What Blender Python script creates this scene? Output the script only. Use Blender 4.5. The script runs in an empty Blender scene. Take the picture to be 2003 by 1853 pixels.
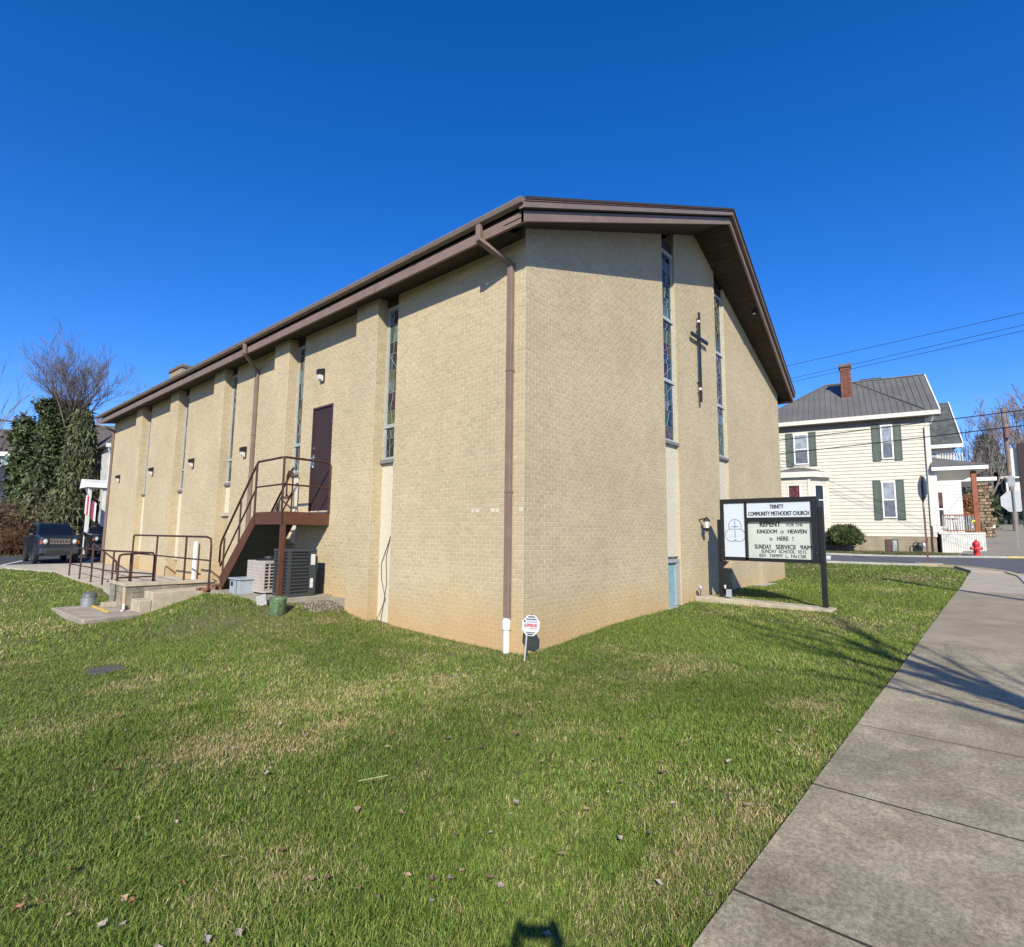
import bpy, bmesh, math, random
import numpy as np
from mathutils import Vector, Matrix
random.seed(7); rng = np.random.default_rng(11)
SC = bpy.context.scene
COL = SC.collection
# ------------------------------------------------------------------ camera
CAM = Vector((-6.806, -5.722, 1.851))
cd = bpy.data.cameras.new('camera'); cam = bpy.data.objects.new('camera', cd); COL.objects.link(cam)
yaw, pit, rol = 0.8499121, 0.11210072, 0.01058631
fw = Vector((math.sin(yaw)*math.cos(pit), math.cos(yaw)*math.cos(pit), math.sin(pit)))
r0 = Vector((math.cos(yaw), -math.sin(yaw), 0)); u0 = r0.cross(fw)
r2 = r0*math.cos(rol)+u0*math.sin(rol); u2 = -r0*math.sin(rol)+u0*math.cos(rol)
M = Matrix((r2, u2, -fw)).transposed().to_4x4(); M.translation = CAM
cam.matrix_world = M
cd.sensor_width = 36; cd.lens = 36*1078.35/2003; cd.clip_end = 3000; cd.clip_start = 0.05
SC.camera = cam
# ------------------------------------------------------------------ sky, sun, exposure
SUN = Vector((-0.656, -0.522, 0.545)).normalized()        # towards the sun
elev = math.asin(SUN.z); azim = math.atan2(SUN.x, SUN.y)
w = bpy.data.worlds.new('World'); SC.world = w; w.use_nodes = True
nt = w.node_tree; bg = nt.nodes['Background']
sky = nt.nodes.new('ShaderNodeTexSky'); sky.sky_type = 'NISHITA'; sky.sun_disc = False
sky.sun_elevation = elev; sky.sun_rotation = azim
sky.air_density = 1.0; sky.dust_density = 0.15; sky.ozone_density = 3.5; sky.altitude = 300
hs = nt.nodes.new('ShaderNodeHueSaturation'); hs.inputs['Saturation'].default_value = 1.35
tint = nt.nodes.new('ShaderNodeMix'); tint.data_type = 'RGBA'; tint.blend_type = 'MULTIPLY'; tint.inputs['Factor'].default_value = 1; tint.inputs['B'].default_value = (1.06, 1.04, 1.44, 1)
nt.links.new(sky.outputs[0], hs.inputs['Color']); nt.links.new(hs.outputs[0], tint.inputs['A']); nt.links.new(tint.outputs['Result'], bg.inputs[0]); bg.inputs[1].default_value = 0.103
sd = bpy.data.lights.new('sun', 'SUN'); sd.energy = 4.8; sd.angle = math.radians(0.53); sd.color = (1.0, 0.925, 0.76)
so = bpy.data.objects.new('sun', sd); COL.objects.link(so)
so.rotation_euler = SUN.to_track_quat('Z', 'Y').to_euler(); so.location = (-20, -16, 20)
SC.view_settings.view_transform = 'Standard'; SC.view_settings.look = 'None'
SC.view_settings.gamma = 1; SC.view_settings.use_curve_mapping = False; SC.view_settings.exposure = 0.42
SC.render.engine = 'CYCLES'; SC.cycles.max_bounces = 6; SC.cycles.use_denoising = True
# ------------------------------------------------------------------ materials
MATS = {}
def mat(name, col, rough=0.8, var=0.12, scale=6.0, bump=0.0, bscale=60.0, metal=0.0, spec=0.5, emit=None, alpha=None, tone=None, col2=None, trans=0, stretch=None):
    if name in MATS: return MATS[name]
    m = bpy.data.materials.new(name); m.use_nodes = True; MATS[name] = m
    n = m.node_tree.nodes; l = m.node_tree.links; b = n['Principled BSDF']
    b.inputs['Roughness'].default_value = rough; b.inputs['Metallic'].default_value = metal
    b.inputs['Specular IOR Level'].default_value = spec
    tc = n.new('ShaderNodeTexCoord'); src = tc.outputs['Object']
    if stretch:
        mp = n.new('ShaderNodeMapping'); mp.inputs['Scale'].default_value = stretch; l.new(src, mp.inputs[0]); src = mp.outputs[0]
    noi = n.new('ShaderNodeTexNoise'); noi.inputs['Scale'].default_value = scale; noi.inputs['Detail'].default_value = 6
    noi.inputs['Roughness'].default_value = 0.65; l.new(src, noi.inputs['Vector'])
    mr = n.new('ShaderNodeMapRange'); mr.inputs['From Min'].default_value = 0.3; mr.inputs['From Max'].default_value = 0.7
    l.new(noi.outputs[0], mr.inputs[0])
    mx = n.new('ShaderNodeMix'); mx.data_type = 'RGBA'
    c2 = col2 if col2 else tuple(max(0, c*(1-var*2)) for c in col)
    c1 = col if col2 else tuple(min(1, c*(1+var)) for c in col)
    mx.inputs['A'].default_value = (*c2, 1); mx.inputs['B'].default_value = (*c1, 1)
    l.new(mr.outputs[0], mx.inputs['Factor']); out = mx.outputs['Result']
    if tone:      # per-face attribute 'tone' and per-object random brighten or darken single pieces
        at = n.new('ShaderNodeAttribute'); at.attribute_name = 'tone'
        oi = n.new('ShaderNodeObjectInfo')
        a = n.new('ShaderNodeMath'); a.operation = 'ADD'; l.new(at.outputs['Fac'], a.inputs[0]); l.new(oi.outputs['Random'], a.inputs[1])
        fr = n.new('ShaderNodeMath'); fr.operation = 'FRACT'; l.new(a.outputs[0], fr.inputs[0])
        t = n.new('ShaderNodeMapRange'); t.inputs['To Min'].default_value = 1-tone; t.inputs['To Max'].default_value = 1+tone; l.new(fr.outputs[0], t.inputs[0])
        vm = n.new('ShaderNodeVectorMath'); vm.operation = 'SCALE'; l.new(out, vm.inputs[0]); l.new(t.outputs[0], vm.inputs['Scale']); out = vm.outputs[0]
    l.new(out, b.inputs['Base Color'])
    if bump:
        nb = n.new('ShaderNodeTexNoise'); nb.inputs['Scale'].default_value = bscale; nb.inputs['Detail'].default_value = 5; l.new(src, nb.inputs['Vector'])
        bp = n.new('ShaderNodeBump'); bp.inputs['Strength'].default_value = bump; bp.inputs['Distance'].default_value = 0.02
        l.new(nb.outputs[0], bp.inputs['Height']); l.new(bp.outputs[0], b.inputs['Normal'])
    if emit: b.inputs['Emission Color'].default_value = (*emit, 1); b.inputs['Emission Strength'].default_value = 1
    if trans: b.inputs['Transmission Weight'].default_value = trans
    m['_out'] = 0
    return m
def nodes_of(m): return m.node_tree.nodes, m.node_tree.links, m.node_tree.nodes['Principled BSDF']
# ------------------------------------------------------------------ object helpers
INFO = {}
def thing(name, label, cat, loc=(0, 0, 0), rz=0.0, group=None, local=False):
    o = bpy.data.objects.new(name, None); COL.objects.link(o); o.location = loc; o.rotation_euler = (0, 0, rz); o.empty_display_size = 0.2
    o['label'] = label; o['category'] = cat
    if group: o['group'] = group
    INFO[o.name] = Vector((0, 0, 0)) if local else Vector(loc)
    return o
def tag(o, label=None, cat=None, group=None, kind=None):
    if label: o['label'] = label
    if cat: o['category'] = cat
    if group: o['group'] = group
    if kind: o['kind'] = kind
    return o
class MB:
    def __init__(s): s.v = []; s.f = []; s.t = []
    def add(s, vs, fs, tone=None):
        n = len(s.v); s.v += [tuple(v) for v in vs]; s.f += [tuple(i+n for i in f) for f in fs]
        s.t += [tone if tone is not None else 0.0]*len(fs); return s
    def hexa(s, p, tone=None):     # 8 points: bottom 0-3 ccw, top 4-7
        return s.add(p, [(3, 2, 1, 0), (4, 5, 6, 7), (0, 1, 5, 4), (1, 2, 6, 5), (2, 3, 7, 6), (3, 0, 4, 7)], tone)
    def box(s, x0, y0, z0, x1, y1, z1, tone=None):
        x0, x1 = min(x0, x1), max(x0, x1); y0, y1 = min(y0, y1), max(y0, y1); z0, z1 = min(z0, z1), max(z0, z1)
        return s.hexa([(x0, y0, z0), (x1, y0, z0), (x1, y1, z0), (x0, y1, z0), (x0, y0, z1), (x1, y0, z1), (x1, y1, z1), (x0, y1, z1)], tone)
    def obox(s, c, a, b, d, tone=None):   # centre and three half vectors
        c, a, b, d = map(Vector, (c, a, b, d))
        return s.hexa([c-a-b-d, c+a-b-d, c+a+b-d, c-a+b-d, c-a-b+d, c+a-b+d, c+a+b+d, c-a+b+d], tone)
    def beam(s, p, q, w, h, up=(0, 0, 1), tone=None):
        p, q = Vector(p), Vector(q); d = q-p; a = d/2; L = d.normalized(); side = L.cross(Vector(up))
        if side.length < 1e-4: side = L.cross(Vector((1, 0, 0)))
        side.normalize(); upv = side.cross(L)
        return s.obox((p+q)/2, a, side*w/2, upv*h/2, tone)
    def tube(s, pts, r, n=8, caps=True):
        pts = [Vector(p) for p in pts]; rs = r if isinstance(r, (list, tuple)) else [r]*len(pts)
        rings = []; prev = None
        for i, p in enumerate(pts):
            d = (pts[min(i+1, len(pts)-1)]-pts[max(i-1, 0)])
            d = d.normalized() if d.length > 1e-9 else Vector((0, 0, 1))
            a = prev if prev is not None and abs(prev.dot(d)) < 0.95 else (Vector((0, 0, 1)) if abs(d.z) < 0.9 else Vector((1, 0, 0)))
            x = (a-d*a.dot(d)).normalized(); y = d.cross(x); prev = x
            rings.append([p+(x*math.cos(2*math.pi*k/n)+y*math.sin(2*math.pi*k/n))*rs[i] for k in range(n)])
        vs = [v for rg in rings for v in rg]; fs = []
        for i in range(len(pts)-1):
            for k in range(n):
                a = i*n+k; b = i*n+(k+1) % n; fs.append((a, b, b+n, a+n))
        if caps: fs.append(tuple(range(n))[::-1]); fs.append(tuple(range((len(pts)-1)*n, len(pts)*n)))
        return s.add(vs, fs)
    def lathe(s, c, prof, n=16, axis=(0, 0, 1), caps=True):   # prof: (radius, height)
        c = Vector(c); ax = Vector(axis).normalized(); a = Vector((1, 0, 0)) if abs(ax.x) < 0.9 else Vector((0, 1, 0))
        x = (a-ax*a.dot(ax)).normalized(); y = ax.cross(x); vs = []; fs = []
        for (r, h) in prof:
            for k in range(n): vs.append(c+ax*h+(x*math.cos(2*math.pi*k/n)+y*math.sin(2*math.pi*k/n))*r)
        for i in range(len(prof)-1):
            for k in range(n):
                A = i*n+k; B = i*n+(k+1) % n; fs.append((A, B, B+n, A+n))
        if caps: fs.append(tuple(range(n))[::-1]); fs.append(tuple(range((len(prof)-1)*n, len(prof)*n)))
        return s.add(vs, fs)
    def prism(s, poly, ext, tone=None):   # poly: 3D loop, ext: vector
        poly = [Vector(p) for p in poly]; e = Vector(ext); n = len(poly)
        vs = poly+[p+e for p in poly]
        fs = [tuple(range(n))[::-1], tuple(range(n, 2*n))]+[(i, (i+1) % n, (i+1) % n+n, i+n) for i in range(n)]
        return s.add(vs, fs, tone)
    def quad(s, a, b, c, d, tone=None): return s.add([a, b, c, d], [(0, 1, 2, 3)], tone)
    def mesh(s, name, off=Vector((0, 0, 0)), smooth=False):
        me = bpy.data.meshes.new(name); me.from_pydata([(v[0]-off[0], v[1]-off[1], v[2]-off[2]) for v in s.v], [], s.f)
        if any(s.t):
            a = me.attributes.new('tone', 'FLOAT', 'FACE'); a.data.foreach_set('value', s.t)
        if smooth: me.polygons.foreach_set('use_smooth', [True]*len(me.polygons))
        me.update(); return me
    def build(s, name, m, parent=None, smooth=False, bevel=0, loc=None, kind=None, label=None):
        root = parent
        off = Vector((0, 0, 0))
        if parent is not None: off = INFO[parent.name]
        elif loc is not None: off = Vector(loc)
        me = s.mesh(name, off, smooth); me.materials.append(m)
        if not smooth or True:
            bm = bmesh.new(); bm.from_mesh(me); bmesh.ops.recalc_face_normals(bm, faces=bm.faces); bm.to_mesh(me); bm.free()
        o = bpy.data.objects.new(name, me); COL.objects.link(o)
        if parent is not None: o.parent = parent; INFO[o.name] = off
        else:
            o.location = off; INFO[o.name] = off
        if bevel:
            bv = o.modifiers.new('bevel', 'BEVEL'); bv.width = bevel; bv.segments = 2; bv.limit_method = 'ANGLE'; bv.angle_limit = 0.6
        if kind: o['kind'] = kind
        if label: o['label'] = label
        return o
def copy_part(o, parent, loc):     # a copy that shares its mesh
    c = o.copy(); COL.objects.link(c); c.parent = parent; c.location = loc; INFO[c.name] = INFO[o.name]; return c
def copy_tree(o, parent=None):
    c = o.copy(); COL.objects.link(c); c.parent = parent; INFO[c.name] = INFO[o.name]
    for ch in o.children: copy_tree(ch, c)
    return c
def text_mesh(name, txt, m, parent, org, right, up, h, w=None, bold=0.0, align='CENTER', depth=0.002):
    """flat lettering standing 'depth' proud; org = baseline centre (or left) in world; h = capital height"""
    cu = bpy.data.curves.new('t', 'FONT'); cu.body = txt; cu.align_x = align; cu.size = h/0.69;  cu.extrude = 0.0
    ob = bpy.data.objects.new('t', cu); me = bpy.data.meshes.new_from_object(ob.evaluated_get(bpy.context.evaluated_depsgraph_get())) if False else bpy.data.meshes.new_from_object(ob)
    if bold > 0:      # heavier strokes: the same glyphs again, a little to either side
        bm = bmesh.new(); bm.from_mesh(me); src = list(bm.verts)+list(bm.edges)+list(bm.faces)
        for dx, dz in ((-bold*h, .0003), (bold*h, .0006), (0, .0009)):
            d = bmesh.ops.duplicate(bm, geom=src)['geom']
            for q in d:
                if isinstance(q, bmesh.types.BMVert): q.co.x += dx; q.co.z += dz; q.co.y += (bold*h*.6 if dz > .0008 else 0)
        bm.to_mesh(me); bm.free()
    co = np.empty(len(me.vertices)*3); me.vertices.foreach_get('co', co); co = co.reshape(-1, 3)
    if w and len(co):
        cw = co[:, 0].max()-co[:, 0].min(); co[:, 0] *= w/cw
    R = Vector(right).normalized(); U = Vector(up).normalized(); N = R.cross(U); off = INFO[parent.name]; o3 = Vector(org)
    P = np.array(o3-off)[None]+co[:, :1]*np.array(R)[None]+co[:, 1:2]*np.array(U)[None]+co[:, 2:3]*np.array(N)[None]
    me.vertices.foreach_set('co', P.astype(np.float32).ravel()); me.update(); me.materials.clear(); me.materials.append(m); me.name = name
    bpy.data.objects.remove(ob); o = bpy.data.objects.new(name, me); COL.objects.link(o); o.parent = parent; INFO[o.name] = off
    return o
# ------------------------------------------------------------------ terrain (thin-plate spline through surveyed heights)
TP = np.array([
 (-30,-4.6,-1.0),(-14,-4.6,-.40),(-8,-4.6,-.19),(-4,-4.6,-.05),(0,-4.6,.09),(5,-4.65,.27),(10,-4.75,.45),(16,-4.9,.67),(18.5,-4.95,.76),(20.5,-4.6,.83),
 (-14,-8,-.45),(-4,-8,-.12),(5,-8,.2),(12,-8,.4),(18,-8,.7),(22,-9,.85),(-14,-20,-.6),(5,-20,.1),(20,-20,.7),
 (0,0,0),(.8,0,.03),(2.7,0,.17),(4.8,0,.23),(7,0,.33),(10.75,0,.42),(14.3,0,.47),(14.3,3,.52),(17,2,.7),(7,-2.6,.33),(3,-2.5,.15),
 (20.2,1,.86),(20.9,-3.5,.84),(19,7,.86),(17.5,14,.86),(22.5,0,.92),(24.5,-4,.96),(26.5,-2,.99),(24,8,.99),(22,16,.99),(27.6,-4.6,1.06),(26.2,2.5,1.07),(25,9,1.07),(31,-3.2,1.2),(29.5,4,1.18),(28,10,1.18),
 (35,-6,1.38),(45,-6,2.0),(60,-6.5,3.1),(90,-7,4.5),(36,8,1.4),(45,15,1.6),(60,30,2.0),(40,-16,1.3),(70,-25,3.0),(26,-12,.95),
 (0,3.5,.09),(0,4.7,.22),(-.4,5.0,.33),(-1.5,5.0,.27),(-1.8,7.9,.40),(-1.85,6.4,.43),(-1.6,5.55,.42),(-2.6,10.0,-.14),(-3.2,10.5,-.16),(-1.0,8.6,.42),(-1.0,10.2,.35),(0,9,.40),(0,6,.45),(-1.0,6,.42),(-2.3,8.2,.16),(-3.2,8.2,-.07),(-2.3,5.5,.12),(-1.2,3,.06),
 (-4,9,-.12),(-4,11.5,-.10),(-2.6,12.2,-.05),(-2.5,14.5,.08),(-2.3,19.3,.17),(-3.5,24.6,.36),(-1,25,.36),(0,16,.30),(0,20,.35),(6,27,.4),(-6,16,-.12),(-8,24,.25),(-12,24,.2),(-6,8,-.22),(-9,3,-.35),(-6,2,-.17),(-12,12,-.45),(-4,4,-.08),(-3,0,-.03),(-20,10,-.8),(-20,0,-.7),
 (-2,30,.42),(4,31,.45),(-8,32,.42),(-2,38,.55),(-14,36,.4),(0,55,1.0),(-20,60,1.0),(30,60,2.0),(15,40,1.0),(10,15,.5),(60,90,6),(0,120,4),(-80,80,2),(-80,0,-1.5),(-60,-60,-1.5),(60,-80,2),(150,0,8),(150,150,10),(-150,150,4),(-150,-150,-2),(150,-150,4),(0,-150,0)], float)
def _phi(r2): return 0.5*r2*np.log(r2+1e-9)
_n = len(TP); _d2 = ((TP[:, None, :2]-TP[None, :, :2])**2).sum(-1)
_A = np.zeros((_n+3, _n+3)); _A[:_n, :_n] = _phi(_d2)+np.eye(_n)*0.02; _A[:_n, _n] = 1; _A[:_n, _n+1:] = TP[:, :2]; _A[_n, :_n] = 1; _A[_n+1:, :_n] = TP[:, :2].T
_b = np.zeros(_n+3); _b[:_n] = TP[:, 2]; _W = np.linalg.solve(_A, _b)
def H(x, y):
    x = np.atleast_1d(np.asarray(x, float)); y = np.atleast_1d(np.asarray(y, float)); out = np.empty(x.size)
    X = x.ravel(); Y = y.ravel()
    for i in range(0, X.size, 20000):
        a = X[i:i+20000]; b = Y[i:i+20000]
        d2 = (a[:, None]-TP[None, :, 0])**2+(b[:, None]-TP[None, :, 1])**2
        out[i:i+20000] = _phi(d2)@_W[:_n]+_W[_n]+a*_W[_n+1]+b*_W[_n+2]
    return out.reshape(x.shape)
def h1(x, y): return float(H(x, y)[0])
def vnoise(x, y, s, seed=0):       # smooth value noise 0..1
    g = np.random.default_rng(seed).random((256, 256)); X = x/s+1000; Y = y/s+1000
    i = np.floor(X).astype(int); j = np.floor(Y).astype(int); a = X-i; b = Y-j; a = a*a*(3-2*a); b = b*b*(3-2*b)
    q = lambda p, r: g[p % 256, r % 256]
    return (q(i, j)*(1-a)+q(i+1, j)*a)*(1-b)+(q(i, j+1)*(1-a)+q(i+1, j+1)*a)*b
def sw_edge(x): return -4.60-0.018*np.clip(x, -4, 30)
ROADN = [(12.9,40),(16.9,18),(19.85,2),(20.3,-.5),(20.75,-3.3),(20.7,-3.9),(20.45,-4.5),(20.0,-5.0),(19.3,-5.5),(18.4,-5.95),(17,-6.25),(14,-6.4),(5,-6.5),(-30,-6.6)]
def road_x(y): # x of the near kerb line of the cross street
    pts = sorted([(b, a) for a, b in ROADN if b > -5.8]); return np.interp(y, [p[0] for p in pts], [p[1] for p in pts])
# ------------------------------------------------------------------ ground sheets
def grid_sheet(xs, ys, dz, name, m, kind='structure', mask=None):
    X, Y = np.meshgrid(xs, ys, indexing='ij'); Z = H(X, Y)+dz; n0, n1 = X.shape
    me = bpy.data.meshes.new(name); idx = np.arange(n0*n1).reshape(n0, n1)
    q = np.stack([idx[:-1, :-1], idx[1:, :-1], idx[1:, 1:], idx[:-1, 1:]], -1).reshape(-1, 4)
    me.from_pydata(np.stack([X, Y, Z], -1).reshape(-1, 3).tolist(), [], q.tolist())
    me.polygons.foreach_set('use_smooth', [True]*len(me.polygons)); me.materials.append(m)
    o = bpy.data.objects.new(name, me); COL.objects.link(o); o['kind'] = kind; INFO[o.name] = Vector((0, 0, 0)); return o
def geo(a, b, n, p=2.2): t = np.linspace(0, 1, n)**p; return a+(b-a)*t
xs = np.unique(np.concatenate([-geo(14, 900, 30), np.arange(-14, 32, .4), geo(32, 900, 34)]))
ys = np.unique(np.concatenate([-geo(10, 900, 30), np.arange(-10, 34, .4), geo(34, 900, 34)]))
soil = mat('lawn_soil', (.085, .10, .03), 1.0, .3, 3.0, .6, 40, col2=(.12, .10, .045))
_n_, _l_, _b_ = nodes_of(soil)
ground = grid_sheet(xs, ys, -0.012, 'ground', soil)
def strip(name, m, left, right, dz, thick=0.0, kind='structure', parent=None, zfun=None, tri=False):
    """ribbon between two polylines following the terrain"""
    mb = MB(); P = [(Vector((*l, 0)), Vector((*r, 0))) for l, r in zip(left, right)]
    vs = []; fs = []; nn = 3
    for a, b in P:
        for k in range(nn+1):
            c = a.lerp(b, k/nn); vs.append((c.x, c.y, (zfun(c.x, c.y) if zfun else h1(c.x, c.y))+dz))
    for i in range(len(P)-1):
        for k in range(nn):
            a = i*(nn+1)+k; fs.append((a, a+1, a+nn+2, a+nn+1))
    if thick:
        n = len(vs); vs += [(v[0], v[1], v[2]-thick) for v in vs]
        for i in range(len(P)-1):
            a = i*(nn+1); b = a+nn+1; fs.append((a, b, b+n, a+n)); a += nn; b += nn; fs.append((b, a, a+n, b+n))
        fs.append(tuple(range(nn+1))+tuple(range(n+nn, n-1, -1)))
        e = (len(P)-1)*(nn+1); fs.append(tuple(range(e+nn, e-1, -1))+tuple(range(e+n, e+n+nn+1)))
    mb.add(vs, fs); return mb.build(name, m, parent, kind=kind)
def dens(poly, step=0.8):
    out = []
    for (a, b) in zip(poly[:-1], poly[1:]):
        a, b = np.array(a, float), np.array(b, float); n = max(1, int(np.hypot(*(b-a))/step))
        out += [tuple(a+(b-a)*k/n) for k in range(n)]
    return out+[tuple(poly[-1])]
asphalt = mat('asphalt', (.10, .105, .115), .9, .15, 2.0, .4, 250)
conc = mat('concrete', (.32, .285, .22), .9, .14, 3.0, .35, 160)
kerbm = mat('kerb_concrete', (.40, .39, .36), .9, .12, 4.0, .2, 80)
yellow = mat('yellow_paint', (.62, .45, .06), .7, .12, 12)
whitep = mat('white_road_paint', (.72, .72, .70), .7, .08, 15)
FARK = [(19.5,34),(21.9,22),(23.9,12),(25.2,5.5),(26.0,1.5),(26.8,-2.5),(27.2,-4.6),(27.5,-6.0),(28.4,-7.6),(31,-9.2),(60,-10.5),(120,-11)]
near = dens(ROADN[:7], 1.5); far = [(float(np.interp(b, [q[1] for q in FARK[::-1][4:]], [q[0] for q in FARK[::-1][4:]])), b) for a, b in near]
strip('road', asphalt, near, far, 0.0)
mr = dens([(-60, -6.66), (14, -6.46), (17, -6.31), (18.4, -6.0), (19.3, -5.55), (20.0, -5.05), (20.45, -4.52), (27.15, -4.52), (27.5, -6.0), (28.4, -7.6), (31, -9.2), (60, -10.5), (120, -11)], 1.5)
strip('road', asphalt, mr, [(a, -17.0) for a, b in mr], -0.003)
def kerb(poly, wdt, side, h=0.13, name='kerb', m=None, z0=0.0):
    P = dens(poly, 1.0); L = []; R = []
    for i, p in enumerate(P):
        a = np.array(P[max(i-1, 0)]); b = np.array(P[min(i+1, len(P)-1)]); d = (b-a)/np.hypot(*(b-a)); nrm = np.array((-d[1], d[0]))*side
        L.append(tuple(np.array(p))); R.append(tuple(np.array(p)+nrm*wdt))
    mb = MB()
    for i in range(len(P)-1):
        q = [L[i], L[i+1], R[i+1], R[i]]; z = [h1(*p) for p in (L[i], L[i+1], L[i+1], L[i])]
        lo = [(q[k][0], q[k][1], z[k]-.15) for k in range(4)]; hi = [(q[k][0], q[k][1], z[k]+h+z0) for k in range(4)]
        mb.hexa(lo+hi)
    return mb.build(name, m or kerbm, kind='structure')
kerb(ROADN[:5], .16, -1, .075)
kerb(ROADN[4:11], .16, -1, .078, m=mat('kerb_yellow_worn', (.52, .42, .16), .8, .15, 9, col2=(.36, .34, .28)))
kerb(ROADN[10:], .16, -1, .08)
kerb(FARK[:7], .18, 1, .085); kerb(FARK[7:9], .3, 1, .088, m=mat('worn_yellow_kerb', (.50, .40, .16), .8, .15, 6)); kerb(FARK[6:8], .18, 1, .085); kerb(FARK[8:], .18, 1, .09)
for c in ((23.4, .9), (24.6, -9.5)):                               # crosswalk bars
    mb = MB(); a = Vector((.98, .19)); b = Vector((-.19, .98)); vs = []
    for s, t in ((-1.6, -.5), (1.6, -.5), (1.6, .5), (-1.6, .5)):
        x = c[0]+a.x*s+b.x*t; y = c[1]+a.y*s+b.y*t; vs.append((x, y, h1(x, y)+.008))
    mb.add(vs, [(0, 1, 2, 3)]); mb.build('road_marking', whitep, kind='structure')
# sidewalk: each slab its own piece
swm = mat('sidewalk_concrete', (.62, .54, .37), .92, .3, 2.2, .7, 260, tone=.05, col2=(.38, .315, .20))
for q_ in (swm,):
    n, l, b = nodes_of(q_); src = b.inputs['Base Color'].links[0].from_socket; g_ = n.new('ShaderNodeNewGeometry')
    for sc_, lo_, hi_, amt in ((38, .35, .62, .30), (140, .3, .7, .35), (.9, .35, .65, .22), (6, .52, .7, .16)):
        z_ = n.new('ShaderNodeTexNoise'); z_.inputs['Scale'].default_value = sc_; z_.inputs['Detail'].default_value = 5; l.new(g_.outputs['Position'], z_.inputs['Vector'])
        r_ = n.new('ShaderNodeMapRange'); r_.inputs['From Min'].default_value = lo_; r_.inputs['From Max'].default_value = hi_; r_.inputs['To Min'].default_value = 1-amt; r_.inputs['To Max'].default_value = 1+amt*.45; l.new(z_.outputs[0], r_.inputs[0])
        v_ = n.new('ShaderNodeVectorMath'); v_.operation = 'SCALE'; l.new(src, v_.inputs[0]); l.new(r_.outputs[0], v_.inputs['Scale']); src = v_.outputs[0]
    l.new(src, b.inputs['Base Color'])
sidewalk = bpy.data.objects.new('sidewalk', None); COL.objects.link(sidewalk); sidewalk['kind'] = 'structure'; INFO[sidewalk.name] = Vector((0, 0, 0))
x = -12.0+ .30
k = 0
xsj = list(np.arange(-3.62-1.56*6, 11.9, 1.56))+[12.3, 15.2, 18.2]
darkm = mat('sidewalk_damp', (.37, .32, .23), .9, .25, 2.0, .6, 260, tone=.05, col2=(.25, .21, .15))
pinkm = mat('driveway_concrete', (.43, .37, .285), .9, .12, 1.8, .5, 300)
for i in range(len(xsj)-1):
    a, bb = xsj[i]+.013, xsj[i+1]-.013; mb = MB(); ns = 4; vs = []; fs = []
    for s in range(ns+1):
        xx = a+(bb-a)*s/ns; e = float(sw_edge(xx)); z = h1(xx, -5.2)+.03+random.uniform(-.001, .001)
        for yy in (e, e-1.65): vs.append((xx, yy, z)); vs.append((xx, yy, z-.14))
    for s in range(ns):
        q = s*4; fs += [(q, q+4, q+6, q+2), (q, q+1, q+5, q+4), (q+2, q+6, q+7, q+3)]
    fs += [(0, 2, 3, 1), (ns*4, ns*4+1, ns*4+3, ns*4+2)]
    mb.add(vs, fs); o = mb.build('slab', darkm if 3.9 < a < 10.5 else (pinkm if a > 11 else swm), sidewalk)
jd = mat('joint_dirt', (.045, .035, .025), 1, .2)
for xj in xsj[1:-1]:
    e = float(sw_edge(xj)); z = h1(xj, -5.2)+.0275; MB().box(xj-.0128, e-1.65, z-.1, xj+.0128, e, z).build('joint', jd, sidewalk)
bed = MB(); vs = []; fs = []
for i, xx in enumerate(np.arange(-13, 18.4, .6)):
    e = float(sw_edge(xx)); z = h1(xx, -5.2)-.03; vs += [(xx, e-.002, z), (xx, e-1.648, z)]
for i in range(len(vs)//2-1): fs.append((2*i, 2*i+2, 2*i+3, 2*i+1))
bed.add(vs, fs).build('sidewalk_bed', mat('joint_dirt', (.045, .035, .025), 1, .2), kind='structure')
# driveway apron between sidewalk and kerb at the corner
mb = MB(); vs = [(18.2, -4.93), (20.2, -4.55), (20.45, -4.45), (19.95, -4.95), (19.25, -5.42), (18.35, -5.86), (17, -6.2), (18.2, -6.0)]
pts = [(18.205, -4.94), (20.35, -4.40), (19.9, -4.92), (19.2, -5.4), (18.35, -5.84), (18.205, -5.9)]
mb.prism([(a, c, h1(a, c)+.0) for a, c in pts], (0, 0, .062)); mb.build('pavement', pinkm, kind='structure')
# far sidewalk running uphill past the houses
L = dens([(28.0, -4.2), (34, -4.4), (44, -4.5), (60, -4.6), (95, -4.4)], 1.5); R = [(a, -7.2-(a-28)*.02) for a, b in L]
strip('sidewalk', mat('far_sidewalk_shadow_bands', (.30, .27, .22), .9, .25, .8, .2, 60, col2=(.2, .18, .14), stretch=(2.5, .4, 1)), L, R, .09, .1)  # stretched darker bands put cast shadows into the concrete colour
# parking lot at the left, beyond the church
lot = MB()
L = dens([(-14, 24.9), (-2.2, 25.4), (0.5, 25.45), (14, 25.45)], 2); R = [(a, 33.6) for a, b in L]
strip('parking_lot', mat('lot_asphalt', (.055, .058, .07), .9, .15, 2, .3, 200), L, R, .015)
for xx in (-4.6, -1.9, .8, 3.5):
    strip('road_marking', whitep, [(xx-1.5, 25.6), (xx, 30.2)], [(xx-1.38, 25.6), (xx+.12, 30.2)], .022)
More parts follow.
